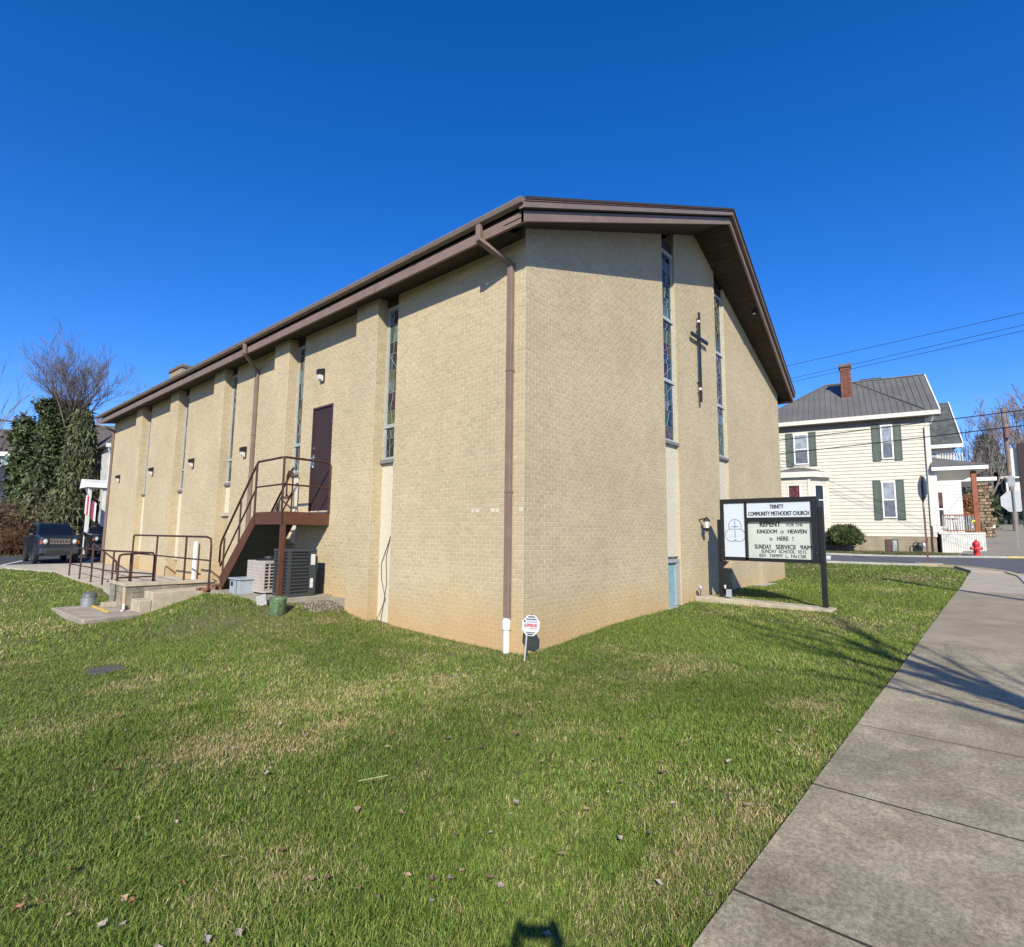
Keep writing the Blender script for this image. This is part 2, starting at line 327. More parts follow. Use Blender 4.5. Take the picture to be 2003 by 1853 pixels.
# concrete walk along the side wall
L = dens([(-2.15, 14.2), (-2.2, 19), (-2.9, 22.5), (-6.5, 24.3), (-14, 24.7)], 1.0); R = [(-.02 if a > -2.6 else a+2.2, b+.0 if a > -2.6 else b+.9) for a, b in L]
strip('walkway', mat('walk_concrete', (.42, .38, .31), .9, .12, 2, .2, 120), dens([(-2.15, 14.2), (-2.18, 16), (-2.2, 19), (-2.25, 22), (-2.3, 25.39)], 1), dens([(-.02, 14.2), (-.02, 16), (-.02, 19), (-.02, 22), (-.02, 25.39)], 1), .05, .1)
strip('walkway', mat('walk_concrete', (.42, .38, .31)), dens([(-2.31, 21.6), (-3.4, 24.0), (-8, 24.1), (-14, 24.1)], 1), dens([(-2.31, 25.3), (-3.4, 25.3), (-8, 24.95), (-14, 24.9)], 1), .046, .1)
# ================================================================== THE CHURCH
church = thing('church', 'tan brick church with a brown gabled roof and tall narrow stained glass windows', 'church', (0, 0, 0))
mortar = mat('mortar', (.565, .475, .315), .95, .12, 5, .2, 200)
def stain(m, z0=.15, z1=1.0):
    """yellow clay splash along the foot of the wall, uneven upper edge"""
    n, l, b = nodes_of(m); src = b.inputs['Base Color'].links[0].from_socket
    g = n.new('ShaderNodeNewGeometry'); sp = n.new('ShaderNodeSeparateXYZ'); l.new(g.outputs['Position'], sp.inputs[0])
    nz = n.new('ShaderNodeTexNoise'); nz.inputs['Scale'].default_value = .9; nz.inputs['Detail'].default_value = 5; l.new(g.outputs['Position'], nz.inputs['Vector'])
    ma = n.new('ShaderNodeMath'); ma.operation = 'MULTIPLY_ADD'; ma.inputs[1].default_value = -1.0; ma.inputs[2].default_value = .5; l.new(nz.outputs[0], ma.inputs[0])
    ad = n.new('ShaderNodeMath'); ad.operation = 'ADD'; l.new(sp.outputs['Z'], ad.inputs[0]); l.new(ma.outputs[0], ad.inputs[1])
    mr = n.new('ShaderNodeMapRange'); mr.inputs['From Min'].default_value = z1; mr.inputs['From Max'].default_value = z0; mr.inputs['To Min'].default_value = 0; mr.inputs['To Max'].default_value = .85; l.new(ad.outputs[0], mr.inputs[0])
    mx = n.new('ShaderNodeMix'); mx.data_type = 'RGBA'; mx.inputs['B'].default_value = (.50, .335, .155, 1)
    l.new(src, mx.inputs['A']); l.new(mr.outputs[0], mx.inputs['Factor'])
    n2 = n.new('ShaderNodeTexNoise'); n2.inputs['Scale'].default_value = .55; n2.inputs['Detail'].default_value = 4; l.new(g.outputs['Position'], n2.inputs['Vector'])
    m2 = n.new('ShaderNodeMapRange'); m2.inputs['From Min'].default_value = .35; m2.inputs['From Max'].default_value = .65; m2.inputs['To Min'].default_value = .93; m2.inputs['To Max'].default_value = 1.05; l.new(n2.outputs[0], m2.inputs[0])
    vm = n.new('ShaderNodeVectorMath'); vm.operation = 'SCALE'; l.new(mx.outputs['Result'], vm.inputs[0]); l.new(m2.outputs[0], vm.inputs['Scale'])
    l.new(vm.outputs[0], b.inputs['Base Color'])
brickm = mat('tan_brick', (.475, .392, .25), .88, .08, 14, .35, 180, tone=.065)
stain(brickm); stain(mortar)
mb_mortar_ok = True
CH, PIT, JT = .0771, .1835, .0078
# individual bricks are those nearest the camera
BR = []      # (centre, U, N, len, tone)
def lay(O, U, N, u0, u1, z0, ztop, openings=(), phase=0.0):
    """record bricks on a wall face: O origin (z=0), U run direction, N outward normal"""
    O, U, N = Vector(O), Vector(U), Vector(N); c0 = int(math.floor(z0/CH)); zt = ztop if callable(ztop) else (lambda u: ztop)
    zmax = max(zt(u0), zt(u1), zt((u0+u1)/2))
    for c in range(c0, int(zmax/CH)+1):
        za = c*CH; zc = za+CH/2
        segs = [(u0, u1)]
        for (a, b, lo, hi) in openings:
            if lo < zc < hi:
                ns = []
                for s in segs:
                    if b <= s[0] or a >= s[1]: ns.append(s)
                    else:
                        if a > s[0]+.01: ns.append((s[0], a))
                        if b < s[1]-.01: ns.append((b, s[1]))
                segs = ns
        off = phase+(PIT/2 if c % 2 else 0)
        for (a, b) in segs:
            k = math.floor((a-off)/PIT); x = off+k*PIT
            while x < b-1e-6:
                p, q = max(x, a), min(x+PIT, b)
                if q-p > .03:
                    m_ = (p+q)/2
                    if za < zt(m_)+.02: BR.append((O+U*m_+Vector((0, 0, za+CH/2)), U, N, q-p-JT, random.random()))
                x += PIT
PIL = [3.95, 7.84, 11.95, 15.97, 20.08]; PW = .80; PD = .20; SLOT = .45; REC = .09; LEN = 25.0; WID = 14.3
DOOR = (5.90, 6.84, 2.36, 4.93)
ZTA = 7.05
mbm = MB()
cur = 0.0
sills = [3.33, 3.32, 3.28, 3.26, 3.3]
for i, p in enumerate(PIL):
    a, b = cur, p-SLOT
    op = [DOOR] if a < DOOR[0] < b else []
    lay((0, 0, 0), (0, 1, 0), (-1, 0, 0), a, b, -.35, ZTA, op, 0)
    if op:
        mbm.box(.0015, a, -.6, .3, DOOR[0], ZTA); mbm.box(.0015, DOOR[1], -.6, .3, b, ZTA); mbm.box(.0015, DOOR[0], DOOR[3], .3, DOOR[1], ZTA); mbm.box(.0015, DOOR[0], -.6, .3, DOOR[1], DOOR[2])
    else: mbm.box(.0015, a if i else .003, -.6, .3, b, ZTA)
    mbm.box(REC+.06, b, -.6, .3, p, ZTA)
    lay((-PD, 0, 0), (0, 1, 0), (-1, 0, 0), p, p+PW, -.35, ZTA-.08, (), 0)
    lay((0, p, 0), (1, 0, 0), (0, -1, 0), -PD, REC+.05, -.35, ZTA-.08, (), .05)
    lay((0, p+PW, 0), (1, 0, 0), (0, 1, 0), -PD, 0, -.35, ZTA-.08, (), .05)
    mbm.box(-PD+.0015, p+.0015, -.6, .3, p+PW-.0015, ZTA-.05)
    # hidden jamb of the slot on the near wall side
    lay((0, b, 0), (1, 0, 0), (0, 1, 0), 0, REC+.05, -.35, ZTA, (), .05)
    cur = p+PW
lay((0, 0, 0), (0, 1, 0), (-1, 0, 0), cur, LEN, -.35, ZTA); mbm.box(.0015, cur, -.6, .3, LEN-.0015, ZTA)
EV, SL = .533, .4194
def ztB(x): return 6.82+SL*(min(x, WID-x)+EV)
SB = [(5.15, 5.83), (8.47, 9.15)]
BW = (5.15, 5.83)
lay((0, 0, 0), (1, 0, 0), (0, -1, 0), 0, 5.15, -.35, ztB)
lay((0, 0, 0), (1, 0, 0), (0, -1, 0), 5.83, 8.47, -.2, ztB)
lay((0, 0, 0), (1, 0, 0), (0, -1, 0), 9.15, WID, -.1, ztB, [(11.45, 11.85, -1, 1.06)])
for a, b in SB:
    lay((b, 0, 0), (0, 1, 0), (-1, 0, 0), 0, .2, -.2, ztB(b), (), .04); lay((a, 0, 0), (0, 1, 0), (1, 0, 0), 0, .2, -.2, ztB(a), (), .04)
def gable(mb, x0, x1, y0, y1):
    xs_ = [x0]+([WID/2] if x0 < WID/2 < x1 else [])+[x1]
    pf = [(x0, y0, -.6)]+[(x1, y0, -.6)]+[(x, y0, ztB(x)) for x in xs_[::-1]]
    mb.prism(pf, (0, y1-y0, 0))
gable(mbm, .305, 5.1485, .0015, .3); gable(mbm, 5.8315, 8.4685, .0015, .3); gable(mbm, 9.1515, WID-.0015, .0015, .3)
mbm.box(.003, .0015, -.6, .304, .3, ztB(.05))
gable(mbm, 5.15, 5.83, .26, .3); gable(mbm, 8.47, 9.15, .26, .3)
mbm.box(WID-.3, .31, -.6, WID-.005, LEN-.005, ZTA); gable(mbm, .31, WID-.31, LEN-.3, LEN-.005)
mbm.build('mortar', mortar, church)
# individual bricks: the 300 nearest full or half bricks; the rest joined
BR = [b for b in BR if b[3] > .02 and b[0].z > -.5]
key = lambda b: (b[0]-CAM).length/max(.15, abs((b[0]-CAM).normalized().dot(b[2])))
order = sorted(range(len(BR)), key=lambda i: key(BR[i])); near_ids = set(order[:300]); cache = {}
def brick_verts(c, U, N, L, pr):
    W = Vector((0, 0, (CH-JT)/2)); h = U*L/2; f = N*pr; bk = N*-.02; ch = .0035
    out = []
    for d in (f,):
        for sx, sz in ((-1, -1), (1, -1), (1, 1), (-1, 1)): out.append(c+h*sx*(1-2*ch/L)+W*sz*(1-2*ch/(CH-JT))+f)
    for sx, sz in ((-1, -1), (1, -1), (1, 1), (-1, 1)): out.append(c+h*sx+W*sz+f-N*ch)
    for sx, sz in ((-1, -1), (1, -1), (1, 1), (-1, 1)): out.append(c+h*sx+W*sz+bk)
    return out
FACES = [(0, 1, 2, 3), (4, 5, 1, 0), (5, 6, 2, 1), (6, 7, 3, 2), (7, 4, 0, 3), (8, 9, 5, 4), (9, 10, 6, 5), (10, 11, 7, 6), (11, 8, 4, 7)]
V = []; F = []; T = []
white_spots = [Vector((0, y, 2.27)) for y in (.05, .62, .78)]
for i, (c, U, N, L, t) in enumerate(BR):
    pr = (t*7919 % 1)*.003-.0005
    if i in near_ids:
        k_ = (round(L, 3), tuple(U), tuple(N))
        if k_ not in cache:
            me = bpy.data.meshes.new('brick'); me.from_pydata(brick_verts(Vector((0, 0, 0)), U, N, L, 0.0), [], FACES); me.materials.append(brickm); me.update()
            bm = bmesh.new(); bm.from_mesh(me); bmesh.ops.recalc_face_normals(bm, faces=bm.faces); bm.to_mesh(me); bm.free(); cache[k_] = me
        o = bpy.data.objects.new('brick', cache[k_]); COL.objects.link(o); o.parent = church; o.location = c+N*pr; INFO[o.name] = Vector((0, 0, 0))
        continue
    n = len(V); V += brick_verts(c, U, N, L, pr); sgn = 1 if U.cross(Vector((0, 0, 1))).dot(N) > 0 else -1
    F += [tuple(n+q for q in (f if sgn > 0 else f[::-1])) for f in FACES]; T += [t]*9
me = bpy.data.meshes.new('brickwork'); me.from_pydata(V, [], F); a = me.attributes.new('tone', 'FLOAT', 'FACE'); a.data.foreach_set('value', T)
me.materials.append(brickm); me.update(); o = bpy.data.objects.new('brickwork', me); COL.objects.link(o); o.parent = church; o['kind'] = 'stuff'; INFO[o.name] = Vector((0, 0, 0))
# pale replacement bricks in one course near the corner
palem = mat('pale_brick', (.58, .53, .43), .85, .06, 20)
for y0, w_ in ((-0.0, .085), (.53, .085), (.64, .085), (1.0, .085), (1.11, .07)):
    mb = MB(); zc = 29*CH+CH/2; mb.box(-.0045, y0+.012, zc-.033, .01, y0+w_+.004, zc+.033); mb.build('brick', palem, church)
# ---------------- trim, roof
brown = mat('brown_trim', (.215, .15, .12), .55, .10, 3, .15, 90)
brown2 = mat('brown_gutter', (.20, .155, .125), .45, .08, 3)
shing = mat('roof_shingles', (.035, .028, .027), .95, .3, 25, .6, 60)
dark = mat('dark_soffit_gap_shade', (.04, .03, .024), .85, .15, 5)  # soffit colour, reused as painted shade in the fascia gap
stuc = mat('beige_stucco', (.66, .61, .48), .95, .10, 24, .8, 70, col2=(.55, .50, .38))
YR0, YE0, YE1 = -.97, -.40, 25.4
RX = WID/2; ZE = 6.80
def rake(y_out, dx, z_lo, z_hi, thick, name, m, xe=EV):
    """left and right sloping bands of the prow-shaped gable edge"""
    for sgn in (1, -1):
        X = (lambda x: x) if sgn > 0 else (lambda x: WID-x)
        P = (X(-xe), YE0-y_out, ZE); Q = (RX, YR0-y_out*1.6, ZE+SL*(RX+EV))
        lo = [P, Q, (Q[0], Q[1]+thick, Q[2]), (P[0], P[1]+thick, P[2])]
        zz = -(xe-EV)*SL
        pts = [(p[0], p[1], p[2]+z_lo+(zz if k in (0, 3) else 0)) for k, p in enumerate(lo)]+[(p[0], p[1], p[2]+z_hi+(zz if k in (0, 3) else 0)) for k, p in enumerate(lo)]
        MB().hexa(pts).build(name, m, church)
rake(0, 0, 0, .175, .05, 'fascia', brown)
rake(-.04, 0, .17, .26, .05, 'fascia_gap_shade', dark)  # recess between the fascia bands, its shade put into the dark colour
rake(.055, 0, .215, .31, .10, 'fascia', brown2, EV+.06)
rake(.065, 0, .318, .338, .10, 'trim', mat('red_brown_trim', (.16, .075, .06), .6), EV+.06)
rake(.075, 0, .345, .395, .25, 'shingle_edge', shing, EV+.02)
# side eaves
for sgn in (1, -1):
    X = (lambda x: x) if sgn > 0 else (lambda x: WID-x)
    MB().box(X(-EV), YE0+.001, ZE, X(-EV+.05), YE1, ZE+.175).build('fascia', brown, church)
    MB().box(X(-EV+.04), YE0+.05, ZE+.17, X(-EV+.09), YE1, ZE+.26).build('fascia_gap_shade', dark, church)  # same recess along the eave, dark material stands for shade
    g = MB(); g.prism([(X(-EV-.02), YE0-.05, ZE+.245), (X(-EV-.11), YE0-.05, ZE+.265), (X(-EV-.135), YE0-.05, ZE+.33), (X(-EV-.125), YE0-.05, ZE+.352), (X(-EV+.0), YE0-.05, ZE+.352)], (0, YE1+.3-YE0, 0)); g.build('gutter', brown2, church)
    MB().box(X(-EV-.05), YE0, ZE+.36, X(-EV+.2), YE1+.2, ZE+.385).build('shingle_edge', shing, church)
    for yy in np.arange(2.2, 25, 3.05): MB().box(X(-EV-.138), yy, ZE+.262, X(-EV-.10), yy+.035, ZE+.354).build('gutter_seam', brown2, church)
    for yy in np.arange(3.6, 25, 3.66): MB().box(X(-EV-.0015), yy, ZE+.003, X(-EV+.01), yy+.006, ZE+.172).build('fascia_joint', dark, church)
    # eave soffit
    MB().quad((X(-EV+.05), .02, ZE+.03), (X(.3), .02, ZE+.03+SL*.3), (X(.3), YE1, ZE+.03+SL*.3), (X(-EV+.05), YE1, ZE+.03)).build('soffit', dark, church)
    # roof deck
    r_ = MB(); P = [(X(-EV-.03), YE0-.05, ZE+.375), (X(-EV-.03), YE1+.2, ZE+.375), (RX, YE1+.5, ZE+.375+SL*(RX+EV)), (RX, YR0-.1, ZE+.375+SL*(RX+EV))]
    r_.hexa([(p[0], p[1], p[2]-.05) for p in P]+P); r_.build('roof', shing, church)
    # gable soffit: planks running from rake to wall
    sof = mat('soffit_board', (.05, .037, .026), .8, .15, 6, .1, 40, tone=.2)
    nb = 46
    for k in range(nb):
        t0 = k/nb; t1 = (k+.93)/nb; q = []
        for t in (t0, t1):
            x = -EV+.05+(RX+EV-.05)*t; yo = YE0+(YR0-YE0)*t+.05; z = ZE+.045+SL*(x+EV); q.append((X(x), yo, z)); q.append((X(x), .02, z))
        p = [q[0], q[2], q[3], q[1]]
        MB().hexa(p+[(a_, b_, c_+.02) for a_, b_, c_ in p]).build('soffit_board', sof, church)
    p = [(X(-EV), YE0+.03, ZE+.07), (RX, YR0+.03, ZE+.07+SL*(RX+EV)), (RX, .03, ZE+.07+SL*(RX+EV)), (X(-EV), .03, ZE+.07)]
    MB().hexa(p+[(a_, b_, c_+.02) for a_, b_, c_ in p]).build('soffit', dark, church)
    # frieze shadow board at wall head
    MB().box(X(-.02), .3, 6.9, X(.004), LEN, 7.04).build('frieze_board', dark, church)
# ---------------- downspouts on the side wall (parts)
def spout(y, zb, yt, m, white=None, elbow=True, w_=.075):
    mb = MB(); x0 = -.055
    mb.box(x0-w_/2, y-w_*.75, zb, x0+w_/2, y+w_*.75, 6.52)
    xo = -EV-.075
    pts = [(xo, yt, ZE+.25), (xo, yt, ZE-.04), (x0-.02, y, 6.50)]
    mb.beam(pts[0], pts[1], .10, w_, up=(1, 0, 0)); mb.beam((xo, yt, ZE-.02), pts[2], .10, w_, up=(1, 0, 1))
    o = mb.build('downspout', m, church, bevel=.008)
    for z in (2.55, 4.6): MB().box(x0-w_/2-.006, y-w_*.75-.006, z, .0, y+w_*.75+.006, z+.025).build('strap', m, o)
    if white:
        q = MB(); q.lathe((x0-.01, y, -.06), [(.058, 0), (.058, .60)], 14); q.lathe((x0-.01, y, .36), [(.07, 0), (.072, .01), (.072, .13), (.066, .14)], 14); q.build('drain_pipe', mat('white_pvc', (.66, .66, .64), .35, .03, 4), church, smooth=False)
    return o
spout(.285, .52, .52, brown, white=True)
spout(10.02, .35, 9.62, brown)
spout(24.9, .42, 25.35, brown)
# ---------------- stained glass windows
frm = mat('grey_window_frame', (.33, .35, .35), .5, .08, 8)
frmB = mat('dark_grey_sill', (.19, .19, .185), .6, .1, 8)
lead = mat('lead_came', (.24, .26, .25), .5, .05, 10)
gl = {}
for nm, c in (('glass_olive', (.08, .10, .035)), ('glass_dark', (.012, .016, .022)), ('glass_blue', (.02, .055, .09)), ('glass_amber', (.09, .05, .02)), ('glass_green', (.03, .08, .055)), ('glass_plum', (.05, .015, .03)), ('glass_pale', (.12, .17, .18))):
    gl[nm] = mat(nm, c, .08, .25, 9, spec=.6)
def window(O, U, N, wdt, zs, seed, framed=frm, sill=True):
    """tall narrow leaded window: O left bottom corner point at z=0, zs = section heights"""
    rr = random.Random(seed); O, U, N = Vector(O), Vector(U), Vector(N); Z = Vector((0, 0, 1)); fw_ = .055
    f = MB(); z0, z1 = zs[0], zs[-1]
    for u in (fw_/2, wdt-fw_/2): f.obox(O+U*u+Z*(z0+z1)/2+N*.005, U*fw_/2, N*.022, Z*(z1-z0)/2)
    for u in (fw_+.012, wdt-fw_-.012): f.obox(O+U*u+Z*(z0+z1)/2+N*.003, U*.012, N*.014, Z*((z1-z0)/2-.001))
    for z in zs: f.obox(O+U*wdt/2+Z*z+N*.012, U*(wdt/2-.001), N*.028, Z*.04)
    w_ = f.build('window', framed, church)
    if sill: MB().obox(O+U*wdt/2+Z*(z0-.055)+N*.03, U*(wdt/2+.02), N*.075, Z*.035).build('sill', frmB, w_)
    lm = MB(); gw = wdt-2*fw_-.04; u0 = fw_+.02
    for a, b in zip(zs[:-1], zs[1:]):
        a += .045; b -= .045; z = a; prevs = (0, 0)
        while z < b-.02:
            hgt = rr.uniform(.22, .42); z2 = min(b, z+hgt); z2 = b if b-z2 < .12 else z2
            s = rr.uniform(.3, .7); s2 = rr.uniform(.3, .7)
            for lo_, hi_ in (((0, 0), (s, s2)), ((s, s2), (1, 1))):
                nm = rr.choice(['glass_olive', 'glass_dark', 'glass_dark', 'glass_blue', 'glass_amber', 'glass_green', 'glass_plum', 'glass_pale'])
                P = [O+U*(u0+gw*lo_[0])+Z*z, O+U*(u0+gw*hi_[0])+Z*z, O+U*(u0+gw*hi_[1])+Z*z2, O+U*(u0+gw*lo_[1])+Z*z2]
                MB().hexa([p-N*.005 for p in P]+[p+N*rr.uniform(.0005, .003) for p in P]).build('pane', gl[nm], w_)
            lm.beam(O+U*(u0+gw*s)+Z*z+N*.006, O+U*(u0+gw*s2)+Z*z2+N*.006, .007, .010, up=N)
            lm.beam(O+U*u0+Z*z2+N*.006, O+U*(u0+gw)+Z*(z2+rr.uniform(-.0, .0))+N*.006, .010, .012, up=N)
            if rr.random() < .75:
                d_ = rr.choice((0, 1)); lm.beam(O+U*(u0+gw*d_)+Z*z+N*.006, O+U*(u0+gw*(1-d_))+Z*z2+N*.006, .009, .012, up=N)
            z = z2
    lm.build('lead_came', lead, w_)
    return w_
for i, p in enumerate(PIL):
    zs = [sills[i]+.08, sills[i]+.78, 6.68]
    window((REC, p-SLOT, 0), (0, 1, 0), (-1, 0, 0), SLOT, zs, 20+i)
    s_lo = [-.2, 1.6, 2.45, .9, .9][i]
    MB().box(REC-.03, p-SLOT+.003, s_lo, REC+.05, p-.003, sills[i]-.0).build('stucco_panel', stuc, church)
    if i == 2: MB().box(-.04, p-SLOT-.05, 2.34, .12, p+.0, 2.44).build('sill', mat('stone_sill', (.42, .38, .31), .9), church); lay_done = True
    if i == 2: MB().box(REC-.05, p-SLOT+.003, -.2, REC+.05, p-.003, 2.33).build('infill_brick', mat('infill_brick', (.40, .32, .2), .9, .08, 14), church)
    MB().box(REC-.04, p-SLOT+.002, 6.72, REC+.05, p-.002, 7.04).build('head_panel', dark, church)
for i, (a, b) in enumerate(SB):
    window((a, .085, 0), (1, 0, 0), (0, -1, 0), b-a, [4.14, 5.62, 7.17, 8.9+.0*i], 40+i, framed=mat('light_window_frame', (.42, .44, .43), .45, .08, 8))
    MB().box(a+.003, .05, 1.4 if i == 0 else 1.2, b-.003, .25, 4.05).build('stucco_panel', stuc, church)
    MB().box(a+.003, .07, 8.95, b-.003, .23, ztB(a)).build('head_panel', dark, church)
# basement windows on the gable wall
bf = MB(); bf.box(5.16, .03, 1.26, 5.82, .12, 1.34); bf.box(5.16, .03, .26, 5.22, .12, 1.26); bf.box(5.76, .03, .26, 5.82, .12, 1.26); bf.box(5.68, .05, .26, 5.74, .12, 1.26); bf.box(5.16, .121, .2, 5.82, .25, 1.39)
bw = bf.build('window', frm, church); MB().box(5.22, .09, .26, 5.68, .11, 1.26).build('pane', mat('pale_blue_glass', (.22, .38, .42), .25, .08, 5), bw); MB().box(5.08, -.06, .16, 5.86, .14, .255).build('sill', kerbm, bw)
bf = MB(); bf.box(11.46, .03, .42, 11.84, .10, 1.05); bw = bf.build('window', frm, church); MB().box(11.53, .02, .47, 11.77, .03, .98).build('pane', mat('grey_glass', (.12, .13, .14), .2), bw)
MB().box(10.9, -.35, .36, 12.2, .015, .43).build('well_cover', kerbm, church, bevel=.01)
# ---------------- side door
dr = MB(); dr.box(.03, DOOR[0]+.05, DOOR[2], .07, DOOR[1]-.05, DOOR[3]-.05)
dm = mat('brown_steel_door', (.036, .018, .013), .6, .12, 2, .1, 30); dmf = mat('brown_door_frame', (.06, .03, .024), .45)
door = dr.build('door', dm, church)
f = MB(); f.box(.0, DOOR[0], DOOR[2], .09, DOOR[0]+.045, DOOR[3]); f.box(.0, DOOR[1]-.045, DOOR[2], .09, DOOR[1], DOOR[3]); f.box(.0, DOOR[0]+.045, DOOR[3]-.045, .09, DOOR[1]-.045, DOOR[3]); f.build('door_frame', dmf, door)
metal = mat('brushed_metal', (.55, .55, .53), .3, .05, 20, metal=1.0)
MB().lathe((.03, 6.735, 3.92), [(.035, 0), (.035, .015), (.025, .02)], 14, axis=(-1, 0, 0)).build('lock', metal, door)
h = MB(); h.box(.012, 6.70, 3.42, .03, 6.775, 3.76); h.tube([(.02, 6.738, 3.70), (-.04, 6.738, 3.68), (-.04, 6.738, 3.48), (.02, 6.738, 3.46)], .012, 8); h.build('handle', metal, door)
MB().box(-.03, DOOR[0]+.02, DOOR[2]-.04, .09, DOOR[1]-.02, DOOR[2]-.002).build('threshold', metal, door)
# ---------------- chimney on the far roof slope
cb = MB(); cb.box(1.75, 22.3, 7.4, 2.35, 23.9, 9.45); ch_ = cb.build('chimney', mat('chimney_brick', (.33, .27, .18), .9, .15, 8, .3, 60), church)
MB().box(1.69, 22.24, 9.45, 2.41, 23.96, 9.62).build('cap', mat('chimney_cap', (.16, .13, .11), .95, .2, 6), ch_, bevel=.04)
# electrical cable hanging in the first slot
blk = mat('black_cable', (.02, .02, .02), .6)
cb = MB(); cb.tube([(REC-.045, 3.56, 1.82), (REC-.05, 3.60, 1.72), (REC-.05, 3.84, 1.25), (REC-.05, 3.82, .95), (REC-.05, 3.66, .55), (REC-.06, 3.83, .25), (-.06, 3.88, .05)], .006, 6)
cb.tube([(REC-.045, 3.56, 1.82), (REC-.05, 3.68, 1.4), (REC-.05, 3.64, .85), (REC-.05, 3.72, .45), (REC-.06, 3.78, .08)], .005, 6)
tag(cb.build('cable', blk), 'thin dark cable loop hanging down the beige panel beside the first pilaster', 'cable')
# ---------------- wall lamps and cross
blackm = mat('black_metal', (.015, .015, .016), .5, .1, 10)
lens = mat('lamp_glass', (.62, .62, .60), .15, .05, 10)
lamps = [((0, 6.42, 5.68), 'small black wall lamp mounted above the brown side door'), ((0, 10.57, 4.17), 'small black wall lamp right beside the middle downspout of the side wall'), ((0, 14.63, 4.17), 'black wall lamp on the brick bay third from the far end'), ((0, 18.85, 4.17), 'black wall lamp on the brick bay second from the far end'), ((0, 23.4, 4.17), 'black wall lamp on the farthest brick bay by the parking lot')]
lp = None
for i, (p, lab) in enumerate(lamps):
    if lp is None:
        lp = thing('wall_lamp', lab, 'lamp', p, group='wall lamps along the side of the church')
        x, y, z = p
        MB().box(x-.03, y-.07, z-.17, x-.001, y+.07, z+.17).build('back_plate', blackm, lp, bevel=.006)
        MB().prism([(x-.03, y-.065, z+.17), (x-.16, y-.065, z+.13), (x-.16, y-.065, z+.02), (x-.03, y-.065, z+.0)], (0, .13, 0)).build('hood', blackm, lp)
        MB().prism([(x-.035, y-.05, z+.02), (x-.14, y-.05, z+.02), (x-.12, y-.05, z-.1), (x-.035, y-.05, z-.15)], (0, .10, 0)).build('lens', lens, lp)
    else:
        c = copy_tree(lp); c.location = p; c['label'] = lab; c['group'] = 'wall lamps along the side of the church'
crs = thing('wall_cross', 'black metal cross mounted on the gable wall between the two tall windows', 'cross', (7.08, -.10, 5.38))
MB().box(7.04, -.115, 5.38, 7.13, -.085, 7.82).build('upright', blackm, crs)
MB().box(6.55, -.12, 7.06, 7.62, -.08, 7.15).build('crossbar', blackm, crs)
for z in (7.56, 5.72): MB().lathe((7.04, -.1, z), [(.0, -.04), (.035, -.025), (.042, 0), (.035, .025), (0, .04)], 10, axis=(-.3, -1, 0), caps=False).build('spotlight', mat('white_lamp', (.8, .8, .78), .3), crs)
for z in (5.9, 7.3): MB().box(7.07, -.085, z, 7.10, 0, z+.03).build('bracket', blackm, crs)
# wall lantern on the gable
ln = thing('wall_lantern', 'small black lantern on the gable wall left of the church sign', 'lantern', (6.95, 0, 2.22))
m_ = MB(); m_.beam((6.95, 0, 2.30), (6.95, -.20, 2.34), .03, .03); m_.build('arm', blackm, ln)
MB().lathe((6.95, -.20, 2.08), [(.0, -.10), (.03, -.06), (.085, .0), (.085, .015)], 6).build('base', blackm, ln)
MB().lathe((6.95, -.20, 2.095), [(.06, 0), (.075, .17)], 6).build('glass', lens, ln)
MB().lathe((6.95, -.20, 2.265), [(.10, 0), (.08, .03), (.02, .10), (0, .12)], 6, caps=False).build('cap', blackm, ln)
# dark flood light under the right gable soffit
fl = MB(); xx = 10.2; zz = ZE+.04+SL*(WID-xx+EV); fl.lathe((xx, -.55, zz-.10), [(.02, .1), (.05, .05), (.07, -.05)], 8, axis=(0, -.3, 1)); fl.beam((xx, -.55, zz), (xx, -.55, zz-.08), .03, .03)
tag(fl.build('flood_light', blackm, loc=(xx, -.55, zz)), 'small dark flood light under the right gable soffit', 'lamp')
# ================================================================== STEEL STAIR AND LANDING
rust = mat('rusty_brown_paint', (.075, .03, .018), .6, .25, 7, .15, 60, col2=(.12, .045, .02))
rustd = mat('brown_rail_paint', (.06, .022, .016), .5, .15, 8)
st = thing('fire_stair', 'rusty brown steel landing and open stair below the side door', 'stairs', (-.6, 6.5, .45))
X0, X1, Y0, Y1, ZD = -1.14, -.01, 5.85, 7.14, 2.32
MB().box(X0, Y0, ZD-.28, X1, Y0+.02, ZD).build('deck_beam', rust, st); MB().box(X0, Y0+.02, ZD-.28, X0+.02, Y1, ZD).build('deck_beam', rust, st)
MB().box(X0, Y1, ZD-.28, X1, Y1+.02, ZD).build('deck_beam', rust, st)
MB().box(X0+.02, Y0+.02, ZD-.05, X1, Y1, ZD-.02).build('deck', mat('grey_steel_deck', (.16, .16, .15), .6, .15, 10), st)
MB().box(X0+.005, Y0-.03, .3, X0+.10, Y0+.05, ZD-.282).build('post', rust, st)
nr = 10; YB, ZB = 8.86, .47
for x in (X0, X1-.25):      # stringers
    MB().hexa([(x, Y1-.02, ZD-.30), (x+.04, Y1-.02, ZD-.30), (x+.04, Y1+.02, ZD), (x, Y1+.02, ZD), (x, YB-.12, ZB-.02), (x+.04, YB-.12, ZB-.02), (x+.04, YB+.08, ZB+.26), (x, YB+.08, ZB+.26)]).build('stringer', rust, st)
for k in range(nr):
    t = (k+1)/(nr+1); y = Y1+(YB-Y1)*t; z = ZD+(ZB-ZD)*t
    MB().box(X0+.04, y-.1, z-.03, X1-.21, y+.12, z).build('tread', rust, st)
